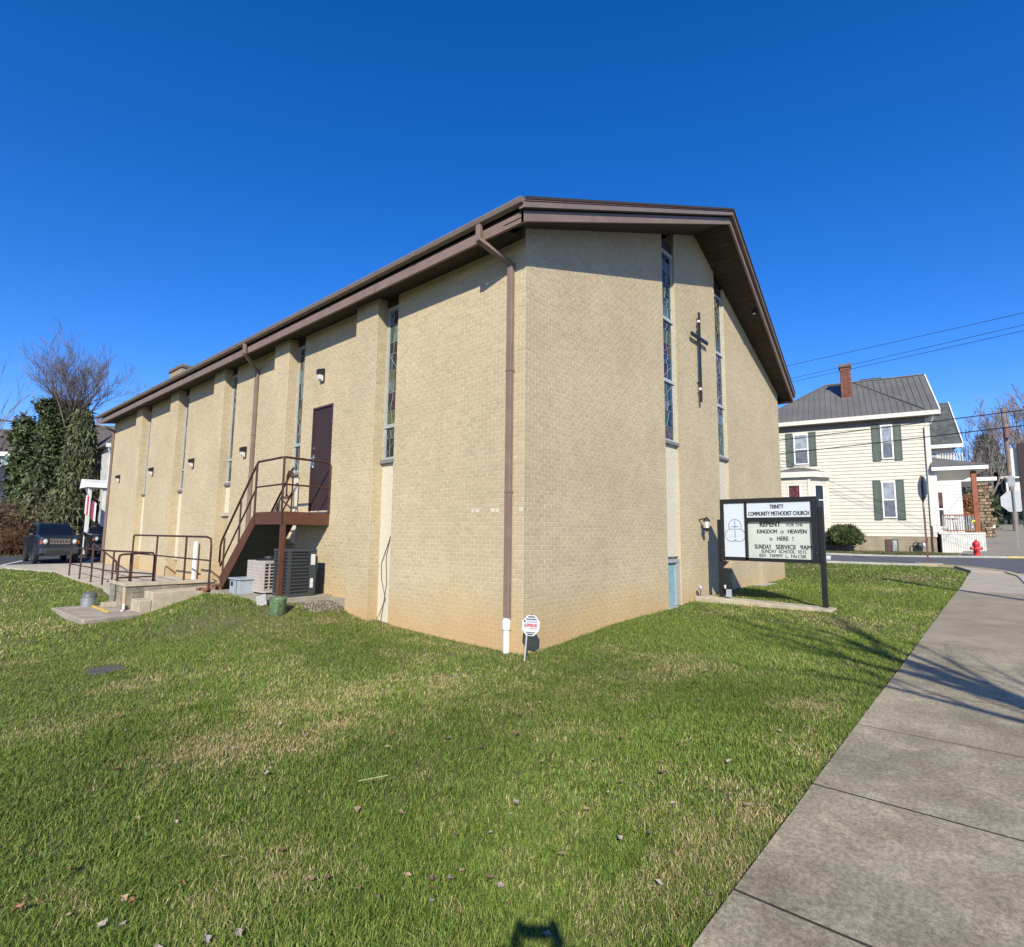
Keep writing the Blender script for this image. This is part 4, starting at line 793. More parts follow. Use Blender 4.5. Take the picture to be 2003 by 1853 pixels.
def blades(rmin, rmax, dn, hgt, wid, segs, seed, name):
    g = np.random.default_rng(seed); half = math.radians(58) if rmin > 0.5 else math.radians(180)
    A = half*(rmax**2-rmin**2); N = int(A*dn); rr = np.sqrt(g.uniform(rmin**2, rmax**2, N)); th = g.uniform(-half, half, N)
    ca, sa = np.cos(th), np.sin(th); dx = fwd2[0]*ca-fwd2[1]*sa; dy = fwd2[0]*sa+fwd2[1]*ca
    x = CAM.x+dx*rr; y = CAM.y+dy*rr; k = in_lawn(x, y); x = x[k]; y = y[k]; N = len(x)
    z = H(x, y)-.012; dry = lawn_tone(x, y); sc = 1+.0*x
    clump = vnoise(x, y, .16, 9)
    h = hgt*(.45+.9*g.random(N))*(.7+.7*clump)*(1-.35*dry); az = g.uniform(0, 2*np.pi, N); lean = g.uniform(.25, 1.35, N)*h; w_ = wid*(.7+.6*g.random(N))
    px, py = np.cos(az), np.sin(az); ld = az+g.uniform(.6, 2.4, N); lx, ly = np.cos(ld)*lean, np.sin(ld)*lean
    base = np.stack([x, y, z], -1); wv = np.stack([px*w_/2, py*w_/2, 0*w_], -1); top = base+np.stack([lx, ly, h*.85], -1)
    if segs == 2:
        mid = base+np.stack([lx*.30, ly*.30, h*.58], -1); V = np.stack([base-wv, base+wv, mid-wv*.8, mid+wv*.8, top], 1); nv = 5
        F = [(0, 1, 3, 2), (2, 3, 4)]
    else: V = np.stack([base-wv, base+wv, top], 1); nv = 3; F = [(0, 1, 2)]
    me = bpy.data.meshes.new(name); me.vertices.add(N*nv); me.vertices.foreach_set('co', V.astype(np.float32).ravel())
    off = (np.arange(N)*nv)[:, None]; flat = [i for f in F for i in f]; L = (off+np.array(flat)[None]).ravel(); per = [len(f) for f in F]
    me.loops.add(len(L)); me.loops.foreach_set('vertex_index', L.astype(np.int32)); tot = np.tile(per, N); st_ = np.concatenate([[0], np.cumsum(tot)[:-1]])
    me.polygons.add(len(tot)); me.polygons.foreach_set('loop_start', st_.astype(np.int32)); me.polygons.foreach_set('loop_total', tot.astype(np.int32))
    me.update(calc_edges=True); me.validate()
    t = g.random(N)[:, None]; t2 = g.random(N)[:, None]
    gA = np.array([.085, .145, .020]); gB = np.array([.225, .315, .050]); gC = np.array([.32, .33, .075]); st1 = np.array([.60, .52, .29]); st2 = np.array([.38, .28, .12])
    c = gA*(1-t)+gB*t; c = np.where(t2 > .88, gC, c); isd = (g.random(N) < dry*.95)[:, None]; c = np.where(isd, st1*t+st2*(1-t), c*(1-.0*t)); c = c*(1-dry[:, None]*.0)+np.array([.10, .055, 0])*dry[:, None]*.35
    c = c*(.8+.4*vnoise(x, y, 1.7, 12)[:, None])
    col = np.repeat(np.concatenate([c, np.ones((N, 1))], 1), nv, 0); at = me.color_attributes.new('col', 'FLOAT_COLOR', 'POINT'); at.data.foreach_set('color', col.astype(np.float32).ravel())
    me.materials.append(grassm); o = bpy.data.objects.new('grass', me); COL.objects.link(o); o['kind'] = 'stuff'; INFO[o.name] = Vector((0, 0, 0)); return N
grassm = bpy.data.materials.new('grass_blades'); grassm.use_nodes = True; n, l, b = nodes_of(grassm); at = n.new('ShaderNodeAttribute'); at.attribute_name = 'col'; l.new(at.outputs['Color'], b.inputs['Base Color']); b.inputs['Roughness'].default_value = .55; b.inputs['Specular IOR Level'].default_value = .3
tr = n.new('ShaderNodeBsdfTranslucent'); l.new(at.outputs['Color'], tr.inputs[0]); ms = n.new('ShaderNodeMixShader'); ms.inputs[0].default_value = .25; l.new(b.outputs[0], ms.inputs[1]); l.new(tr.outputs[0], ms.inputs[2]); l.new(ms.outputs[0], n['Material Output'].inputs[0])
tot = 0
tot += blades(0.0, 1.6, 1500, .045, .0035, 1, 1, 'g0')
tot += blades(1.6, 4.2, 13500, .043, .0040, 2, 2, 'g1')
tot += blades(4.2, 7.5, 6500, .043, .0058, 2, 3, 'g2')
tot += blades(7.5, 12, 3000, .045, .010, 1, 4, 'g3')
tot += blades(12, 20, 1000, .052, .016, 1, 5, 'g4')
tot += blades(20, 34, 330, .055, .03, 1, 6, 'g5')
print('blades', tot)
# grass verge in front of the pale house
def verge(poly, dn, seed):
    g = np.random.default_rng(seed); P = np.array(poly); x = g.uniform(P[:, 0].min(), P[:, 0].max(), 60000); y = g.uniform(P[:, 1].min(), P[:, 1].max(), 60000)
    ins = np.zeros(len(x), bool); j = len(P)-1
    for i in range(len(P)):
        c = ((P[i, 1] > y) != (P[j, 1] > y)) & (x < (P[j, 0]-P[i, 0])*(y-P[i, 1])/(P[j, 1]-P[i, 1]+1e-12)+P[i, 0]); ins ^= c; j = i
    x = x[ins][:dn]; y = y[ins][:dn]; z = H(x, y); mb = MB(); h = g.uniform(.05, .11, len(x)); a = g.uniform(0, 6.3, len(x))
    for i in range(len(x)):
        wx, wy = math.cos(a[i])*.02, math.sin(a[i])*.02; mb.add([(x[i]-wx, y[i]-wy, z[i]), (x[i]+wx, y[i]+wy, z[i]), (x[i]+wy*2, y[i]-wx*2, z[i]+h[i])], [(0, 1, 2)], tone=g.random())
    mb.build('grass', mat('verge_grass', (.08, .105, .03), .9, .3, 1.2, tone=.35, col2=(.13, .11, .05)), kind='stuff')
verge([(27.5, -4.2), (26.2, 1.5), (24.0, 12), (27.4, 14), (29.3, 6), (30.6, -2.9)], 14000, 5)
verge([(-14, 33.7), (6, 33.7), (6, 36.5), (-14, 36.5)], 9000, 6)
# ================================================================== FALLEN LEAVES
LEAFP = [[-5.9, -1.57], [-6.08, -1.82], [-6.15, -1.8], [-6.0, -2.04], [-5.84, -2.35], [-5.53, -2.21], [-5.33, -0.86], [-4.17, -2.01], [-3.46, -1.34], [-3.11, -1.63], [-3.2, -1.77], [-4.76, -3.4], [-4.94, -3.02], [-4.57, -3.33], [-4.49, -3.34], [-4.61, -3.25], [-4.32, -2.56], [-4.1, -2.82], [-4.09, -3.19], [-3.84, -3.14], [-3.1, -2.93], [-2.2, -3.03], [-2.63, -3.34], [-2.98, -3.48], [-3.46, -3.96], [-3.47, -3.49], [-4.0, -3.68], [0.56, -2.69], [0.56, -4.43], [-0.62, -4.45], [-0.72, -3.15], [-3.87, -4.23], [-4.02, -4.41], [-2.75, -2.25], [-1.93, 3.79], [-4.91, -3.14], [-2.72, -4.31], [-3.99, -0.73]]
rl = random.Random(4)
while len(LEAFP) < 150:
    d = 2.0+5.5*rl.random()**1.3; t = rl.uniform(-.75, .65); x = CAM.x+d*(fwd2[0]*math.cos(t)-fwd2[1]*math.sin(t)); y = CAM.y+d*(fwd2[0]*math.sin(t)+fwd2[1]*math.cos(t))
    if in_lawn(np.array([x]), np.array([y]))[0]: LEAFP.append([x, y])
def leaf_mesh(seed):
    r = random.Random(seed); mb = MB(); n = 11; vs = [(0, 0, .004)]
    for k in range(n):
        a = 2*math.pi*k/n; q = .030*(1+.35*math.cos(a))*(1+(.25 if k % 2 else -.2)+r.uniform(-.12, .12)); vs.append((math.cos(a)*q*1.25, math.sin(a)*q*.8, .006+r.uniform(0, .016)+abs(math.sin(a))*.010))
    mb.add(vs, [(0, k+1, (k+1) % n+1) for k in range(n)]); mb.add([(-.04, .001, .006), (-.04, -.001, .006), (-.075, 0, .014)], [(0, 1, 2)]); me = mb.mesh('leaf'); return me
kinds = [('orange brown', (.24, .11, .05)), ('tan', (.31, .22, .13)), ('pale pinkish grey', (.36, .29, .23)), ('dark brown', (.14, .09, .06))]
lms = []
for i, (nm, c) in enumerate(kinds):
    m_ = mat('leaf_'+nm.replace(' ', '_'), c, .7, .2, 30)
    for s in range(3):
        me = leaf_mesh(i*10+s); me.materials.append(m_); lms.append((i, me))
for i, (x, y) in enumerate(LEAFP):
    ki, me = rl.choice(lms[3:] if i > 20 else lms[3:9]) if rl.random() < .8 else lms[rl.randrange(0, 3)]
    o = bpy.data.objects.new('fallen_leaf', me); COL.objects.link(o); o.location = (x, y, h1(x, y)+.028+rl.uniform(0, .012)); s = rl.uniform(.35, .75); o.scale = (s, s, s*rl.uniform(.5, 1.3)); o.rotation_euler = (rl.uniform(-.35, .35), rl.uniform(-.35, .35), rl.uniform(0, 6.3))
    tag(o, 'small dry %s fallen leaf lying in the lawn grass' % kinds[ki][0], 'leaf', 'dry %s leaves scattered over the lawn' % kinds[ki][0])
bt = MB()
for a, q in (((-4.22, -2.07, .035), (-4.12, -2.15, .05)), ((-4.30, -2.03, .03), (-4.22, -2.07, .035))): bt.beam(a, q, .007, .003)
tag(bt.build('grass_stalk', mat('pale_green_stalk', (.42, .5, .25), .6), loc=(-4.2, -2.1, 0)), 'long pale green stalk lying loose on the lawn', 'stalk')
# ================================================================== FOLIAGE AND TREE TOOLS
def branch_tree(base, h, r0, seed, levels=4, spread=.5, nb=5, first=.3, droop=0.0, name=None, wob=.10, up=.25, lim=None, tw=1.0, ls=1.0):
    """returns (trunk MB, crown MB, twig end points)"""
    R = random.Random(seed); tr = MB(); cr = MB(); ends = []
    def grow(p, d, L, r, lev):
        n = 4 if lev < 2 else 3; pts = [p]; q = p.copy(); dd = d.copy()
        for k in range(n):
            dd = (dd+Vector((R.uniform(-wob, wob), R.uniform(-wob, wob), R.uniform(-wob, wob)+(up*.12)))).normalized(); q = q+dd*L/n; pts.append(q.copy())
        e = r*(.35 if lev else .25); rs = [r+(e-r)*k/n for k in range(n+1)]
        (tr if lev == 0 else cr).tube(pts, rs, 8 if lev == 0 else (5 if lev == 1 else 3), caps=False)
        if lev >= levels: ends.append(pts[-1]); return
        m = nb if lev else nb+3
        for k in range(m):
            t = first+(1-first)*(k+R.random())/m if lev == 0 else .2+.8*(k+R.random())/m
            i = min(int(t*n), n-1); pp = pts[i].lerp(pts[i+1], t*n-i); az = R.uniform(0, 6.283) if lev else k*2.4+R.uniform(-.5, .5)
            a = (pts[i+1]-pts[i]).normalized(); x = a.cross(Vector((0, 0, 1))); x = x.normalized() if x.length > .05 else Vector((1, 0, 0)); y = a.cross(x)
            s = spread*R.uniform(.7, 1.3); nd = (a*math.cos(s)+(x*math.cos(az)+y*math.sin(az))*math.sin(s)+Vector((0, 0, up-droop*lev))).normalized()
            grow(pp, nd, ls*L*R.uniform(.42, .62)*(1.0 if lev else (1.15-t*.55)), max(rs[i]*.5, .006*tw), lev+1)
    grow(Vector(base), Vector((R.uniform(-.05, .05), R.uniform(-.05, .05), 1)).normalized(), h, r0, 0)
    return tr, cr, ends
def cloud(name, pts, size, per, m, parent, seed, spread=.3, droop=0.0, aspect=1.6, kind=None):
    """many small leaf-sized faces around the given points, one mesh"""
    g = np.random.default_rng(seed); P = np.repeat(np.array([tuple(p) for p in pts]), per, 0); N = len(P)
    P = P+g.normal(0, 1, (N, 3))*np.array([spread, spread, spread*.8]); a = g.normal(0, 1, (N, 3)); a[:, 2] -= droop*2.2; a /= np.linalg.norm(a, axis=1)[:, None]
    b = np.cross(a, g.normal(0, 1, (N, 3))); b /= np.linalg.norm(b, axis=1)[:, None]+1e-9; s = size*g.uniform(.55, 1.4, N)[:, None]
    V = np.stack([P-b*s*.5, P+a*s*aspect*.5-b*s*.1, P+a*s*aspect, P+b*s*.5], 1).reshape(-1, 3)
    me = bpy.data.meshes.new(name); off = INFO[parent.name] if parent else Vector((0, 0, 0)); V = V-np.array(off)
    me.vertices.add(N*4); me.vertices.foreach_set('co', V.astype(np.float32).ravel()); me.loops.add(N*4); me.loops.foreach_set('vertex_index', np.arange(N*4, dtype=np.int32))
    me.polygons.add(N); me.polygons.foreach_set('loop_start', np.arange(0, N*4, 4, dtype=np.int32)); me.polygons.foreach_set('loop_total', np.full(N, 4, np.int32)); me.update(calc_edges=True)
    t = me.attributes.new('tone', 'FLOAT', 'FACE'); t.data.foreach_set('value', g.random(N).astype(np.float32)); me.materials.append(m)
    o = bpy.data.objects.new(name, me); COL.objects.link(o); INFO[o.name] = off
    if parent: o.parent = parent
    if kind: o['kind'] = kind
    return o
bark = mat('grey_bark', (.16, .13, .11), .95, .25, 6, .4, 30); twig = mat('bare_twigs', (.19, .15, .135), .95, .2, 4); twig2 = mat('pale_bare_twigs', (.24, .20, .18), .95, .2, 4)
ivyg = mat('ivy_leaves', (.06, .085, .028), .6, .3, .8, tone=.45); cong = mat('conifer_foliage', (.12, .13, .055), .7, .35, .6, tone=.65, col2=(.055, .065, .028)); bluec = mat('far_evergreen', (.09, .13, .11), .8, .3, .5, tone=.35)
def bare(base, h, r, seed, label, lev=4, spread=.5, nb=5, first=.3, m=None, cat='tree', group=None, **k):
    t = thing('bare_tree', label, cat, base, group=group); tr, cr, e = branch_tree(base, h, r, seed, lev, spread, nb, first, **k); tr.build('trunk', bark, t, smooth=True); cr.build('crown', m or twig, t); return t, e
# ================================================================== LEFT BACKGROUND
# ivy-clad bare tree with the weeping conifer beside it
tb = (.1, 37.6, .45)
t1 = thing('ivy_tree', 'tall bare tree wrapped in dark green ivy left of the church', 'tree', tb)
tr, cr, ends = branch_tree((tb[0], tb[1], tb[2]), 8.9, .30, 12, 4, .72, 7, .80, up=.30, wob=.09, tw=1.3, ls=1.0); tr.build('trunk', bark, t1, smooth=True); cr.build('crown', twig, t1)
R5 = random.Random(8); pts = []
for k in range(230):
    z = R5.uniform(.5, 9.2); rad = (.42 if z > 7.5 else .6) if z > 5.5 else 1.3; a = R5.uniform(0, 6.28); q = R5.random()**.5*rad; pts.append((tb[0]-.35+math.cos(a)*q, tb[1]+math.sin(a)*q, tb[2]+z))
for d, L in (((-.55, 0, 1), 2.2), ((.6, -.3, 1), 2.4), ((.1, .2, 1), 2.6)):
    for k in range(16): s = k/15*L; pts.append((tb[0]-.3+d[0]*s*.6, tb[1]+d[1]*s, 8.0+d[2]*s*.7))
cloud('ivy', pts, .14, 150, ivyg, t1, 3, .22)
t1b = thing('ivy_stump', 'short ivy covered broken trunk left of the tall ivy tree', 'tree', (-1.5, 38.8, .5)); MB().tube([(-1.5, 38.8, .4), (-1.45, 38.8, 7.6)], [.3, .2], 8).build('trunk', bark, t1b)
cloud('ivy', [(-1.5+R5.uniform(-.35, .35), 38.8+R5.uniform(-.35, .35), R5.uniform(1, 8.6)) for k in range(70)], .2, 90, ivyg, t1b, 4, .22)
def conifer(base, h, rad, seed, label, droopL=.55, n=230, m=None, cat='tree'):
    t = thing('weeping_conifer', label, cat, base); R = random.Random(seed); tr = MB(); tr.tube([base, (base[0], base[1], base[2]+h*.97)], [h*.022+.08, .03], 8); tr.build('trunk', bark, t)
    br = MB(); P = []
    for k in range(n):
        f = (k/n)**.8; z = base[2]+h*(.06+.92*f); a = k*2.399+R.uniform(-.3, .3); L = rad*(1-f)**.75*R.uniform(.65, 1.15)+.12; p = Vector((base[0], base[1], z)); d = Vector((math.cos(a), math.sin(a), 0)); pt = [p]
        for s in range(1, 6): u = s/5; pt.append(p+d*L*u+Vector((0, 0, L*(.25*u-.65*u*u))))
        br.tube(pt, .02, 3, caps=False)
        for s in range(1, 6):
            for q in range(3): c = pt[s]; P.append((c.x+R.uniform(-.14, .14), c.y+R.uniform(-.14, .14), c.z-R.random()*droopL*(1.15-f)))
    br.build('branches', bark, t); cloud('foliage', P, .13, 15, m or cong, t, seed, .11, 1.0, 3.0); return t
conifer((.85, 36.3, .45), 9.0, 1.3, 5, 'dark weeping conifer with drooping branches right of the ivy tree', n=270)
conifer((-.75, 37.0, .45), 5.6, 1.25, 6, 'dense lower weeping conifer in front of the ivy tree trunk', n=260)
conifer((.3, 35.4, .45), 4.6, 1.5, 9, 'smallest weeping conifer directly behind the parked jeep like car', n=170)
# brown thicket behind the lot
def thicket(x0, x1, y0, y1, h, n, seed, m, name='thicket'):
    mb = MB(); R = random.Random(seed)
    for k in range(n):
        x = R.uniform(x0, x1); y = R.uniform(y0, y1); p = Vector((x, y, h1(x, y))) if k % 8 == 0 else Vector((x, y, h0)); h0 = p.z
        d = Vector((R.uniform(-.5, .5), R.uniform(-.5, .5), 1)); hh = h*R.uniform(.4, 1.1); q = p+d*hh*.5; e = q+(d+Vector((R.uniform(-.8, .8), R.uniform(-.8, .8), -.1)))*hh*.35
        mb.tube([p, q, e], [.014, .010, .005], 3, caps=False)
        for j in range(5):
            s = p.lerp(e, R.uniform(.3, 1)); f = s+Vector((R.uniform(-.5, .5), R.uniform(-.5, .5), R.uniform(-.1, .5)))*.9; mb.beam(s, f, .012, .012)
    return mb.build(name, m, kind='stuff')
thicket(-9, -1.0, 35.5, 40, 3.6, 2200, 3, mat('brown_brush', (.16, .115, .07), .95, .35, .7, col2=(.09, .07, .045)))
thicket(-2.6, -.4, 34.3, 35.4, 1.8, 260, 4, mat('reddish_brush', (.17, .085, .045), .95, .3, 1.0))
cloud('undergrowth', [(R5.uniform(-9, 1), R5.uniform(35.5, 37.5), .6+R5.uniform(.1, 2.2)) for k in range(260)], .16, 40, mat('dead_leaves_brush', (.15, .11, .055), .9, .3, 1, tone=.4), None, 7, .35, kind='stuff')
# dark woods mass far away on both sides
def woods(pts, h, n, seed, m, name='distant_woods'):
    g = random.Random(seed); P = []
    for k in range(n):
        t = g.random()*(len(pts)-1); i = int(t); a = Vector(pts[i]); b = Vector(pts[i+1]); c = a.lerp(b, t-i); P.append((c.x+g.uniform(-4, 4), c.y+g.uniform(-4, 4), h1(c.x, c.y)+g.uniform(0, h)*g.uniform(.6, 1)))
    return cloud(name, P, .9, 26, m, None, seed, 1.2, kind='stuff')
woods([(-60, 95, 0), (-20, 110, 0), (25, 115, 0), (70, 110, 0), (110, 70, 0), (125, 20, 0), (130, -20, 0), (120, -60, 0)], 8, 2200, 5, mat('grey_brown_woods', (.12, .11, .095), .95, .3, .15, tone=.3))
# left-most houses
hw = mat('weathered_white_siding', (.50, .50, .48), .8, .15, 2); hroof = mat('old_brown_roof', (.11, .095, .085), .95, .3, 2.0, .4, 20); dglass = mat('dark_window_glass', (.02, .025, .03), .08, .1, 3); wtrim = mat('white_trim', (.72, .72, .69), .5, .05, 5)
def simple_house(name, label, cat_, O_, rz, W_, D_, he, hr, wallm, roofm, wins=(), over=.4, hip=False):
    t = thing(name, label, cat_, O_, rz, local=True)
    nb = int(he/.22)
    MB().box(0, .02, 0, W_, D_, he).build('wall', wallm, t)
    for k in range(nb): z = k*he/nb; MB().hexa([(0, 0, z), (W_, 0, z), (W_, .02, z), (0, .02, z), (0, .018, z+he/nb), (W_, .018, z+he/nb), (W_, .02, z+he/nb), (0, .02, z+he/nb)]).build('siding_board', wallm, t)
    o_ = over
    if hip: vs = [(-o_, -o_, he), (W_+o_, -o_, he), (W_+o_, D_+o_, he), (-o_, D_+o_, he), (W_*.35, D_/2, hr), (W_*.65, D_/2, hr)]; fs = [(0, 1, 5, 4), (1, 2, 5), (2, 3, 4, 5), (3, 0, 4), (3, 2, 1, 0)]
    else: vs = [(-o_, -o_, he-.1), (W_+o_, -o_, he-.1), (W_+o_, D_+o_, he-.1), (-o_, D_+o_, he-.1), (-o_, D_/2, hr), (W_+o_, D_/2, hr)]; fs = [(0, 1, 5, 4), (2, 3, 4, 5), (1, 2, 5), (3, 0, 4), (3, 2, 1, 0)]
    MB().add(vs, fs).build('roof', roofm, t); MB().box(-o_, -o_-.04, he-.28, W_+o_, -o_, he-.08).build('gutter', wtrim, t)
    for (x, z, w_, h_) in wins:
        f = MB(); f.box(x, -.05, z, x+.09, .0, z+h_); f.box(x+w_-.09, -.05, z, x+w_, .0, z+h_); f.box(x+.09, -.05, z, x+w_-.09, 0, z+.09); f.box(x+.09, -.05, z+h_-.09, x+w_-.09, 0, z+h_); f.box(x+.09, -.045, z+h_/2-.03, x+w_-.09, 0, z+h_/2+.03)
        w0 = f.build('window', wtrim, t); MB().box(x+.09, -.03, z+.09, x+w_-.09, -.01, z+h_-.09).build('pane', dglass, w0)
    return t
HZ = .9
ha = simple_house('old_house', 'weathered white house with brown roof and green spire behind the ivy tree', 'house', (-9.0, 72.5, 1.0), math.radians(-35), 13.5, 8, 8.2, 11.2, mat('weathered_white_siding', (.5, .5, .48)), hroof, [(9.5, 5.2, 1.0, 1.9), (11.8, 5.2, 1.0, 1.9)])
m_ = MB(); m_.hexa([(9, -2.4, 5.4), (14.6, -2.4, 5.4), (14.6, 0, 5.4), (9, 0, 5.4), (9.1, -2.3, 5.5), (14.5, -2.3, 5.5), (14.5, 0, 6.9), (9.1, 0, 6.9)]); m_.build('porch_roof', mat('slate_porch_roof', (.07, .075, .095), .8, .2, 3), ha)
for x in (9.4, 12.0, 14.2): MB().box(x-.12, -2.2, 0, x+.12, -1.96, 5.4).build('porch_post', wtrim, ha)
spm = mat('verdigris_spire', (.33, .45, .42), .6, .15, 3); MB().add([(12.0, -1.2, 7.0), (13.6, -1.2, 7.0), (13.6, .3, 7.0), (12.0, .3, 7.0), (12.8, -.45, 10.9)], [(0, 1, 4), (1, 2, 4), (2, 3, 4), (3, 0, 4)]).build('spire', spm, ha)
simple_house('brown_roof_house', 'low brown roofed house showing between the conifer and the church eave', 'house', (-1.0, 48.5, 1.0), math.radians(-38), 10.5, 9, 6.6, 9.6, mat('grey_brown_siding', (.15, .135, .12), .9, .2, 2), hroof, [(5, 3.6, 1.0, 1.6)])
hb = thing('white_porch_house', 'white porch house half hidden behind the far corner of the church', 'house', (1.0, 33.3, .7))
MB().box(1.9, 33.3, .7, 8, 40, 7.0).build('wall', hw, hb); MB().hexa([(1.55, 32.9, 6.9), (8.3, 32.9, 6.9), (8.3, 40.4, 6.9), (1.55, 40.4, 6.9), (1.6, 33, 7.0), (8.2, 33, 7.0), (6, 38, 9.2), (3.5, 36.5, 9.0)]).build('roof', hroof, hb)
MB().box(1.4, 32.75, 6.72, 8.3, 32.9, 6.95).build('gutter', wtrim, hb); MB().box(1.78, 33.1, .6, 1.92, 33.3, 6.8).build('corner_post', wtrim, hb); MB().tube([(1.5, 32.8, 6.75), (1.7, 33.05, 6.3), (1.72, 33.05, .7)], .05, 6).build('downspout', wtrim, hb)
MB().hexa([(.45, 31.5, 4.25), (6, 31.5, 4.25), (6, 33.3, 4.25), (.45, 33.3, 4.25), (.5, 31.6, 4.5), (6, 31.6, 4.5), (6, 33.3, 4.8), (.5, 33.3, 4.8)]).build('porch_roof', wtrim, hb)
for x in (.62, 1.3, 2.6): MB().box(x-.08, 31.65, .6, x+.08, 31.81, 4.25).build('porch_post', wtrim, hb)
for k in range(5): MB().box(.62+k*.16, 31.7, 1.0, .66+k*.16, 31.74, 1.8).build('baluster', wtrim, hb)
MB().box(.55, 31.66, 1.8, 1.4, 31.78, 1.86).build('porch_rail', wtrim, hb)
MB().box(2.0, 33.24, 1.3, 2.6, 33.295, 3.6).build('window', dglass, hb); MB().box(2.0, 33.24, 4.9, 2.6, 33.295, 6.2).build('window', dglass, hb)
fl_ = thing('flag', 'red and white striped flag hanging from the white porch left of the church', 'flag', (.6, 31.3, 2.7))
MB().tube([(.95, 31.7, 2.75), (.30, 31.0, 4.1)], .018, 6).build('flagpole', wtrim, fl_); redf = mat('flag_red', (.42, .03, .06), .8, .1, 8); whf = mat('flag_white', (.70, .64, .66), .8, .05, 8)
for k in range(8):
    x0 = .30+k*.068; x1 = x0+.068; f0 = math.sin(k*1.3)*.06; f1 = math.sin((k+1)*1.3)*.06; zt_ = 3.85-k*.06
    MB().quad((x0, 31.15+f0, zt_), (x1, 31.15+f1, zt_-.06), (x1, 31.15+f1, zt_-1.05), (x0, 31.15+f0, zt_-1.0)).build('stripe', redf if k % 2 == 0 else whf, fl_)
up1 = thing('utility_pole', 'dark wooden utility pole with a crossarm rising over the far left roofs', 'utility pole', (.95, 66, 1.2)); woodp = mat('old_pole_wood', (.13, .10, .085), .95, .2, 3)
MB().tube([(.95, 66, 1.0), (.95, 66, 12.9)], [.16, .12], 8).build('pole', woodp, up1); MB().box(-.3, 65.9, 12.35, 2.1, 66.1, 12.5).build('crossarm', woodp, up1)
bare((-4.5, 60, 1.2), 11.5, .25, 31, 'leafless grey tree at the left edge behind the old house', 4, .5, 5, .25, m=twig2, tw=2.5)
bare((-1.8, 52, 1.0), 9.5, .2, 32, 'thin leafless tree just left of the ivy tree', 3, .4, 5, .3, m=twig2, tw=2)
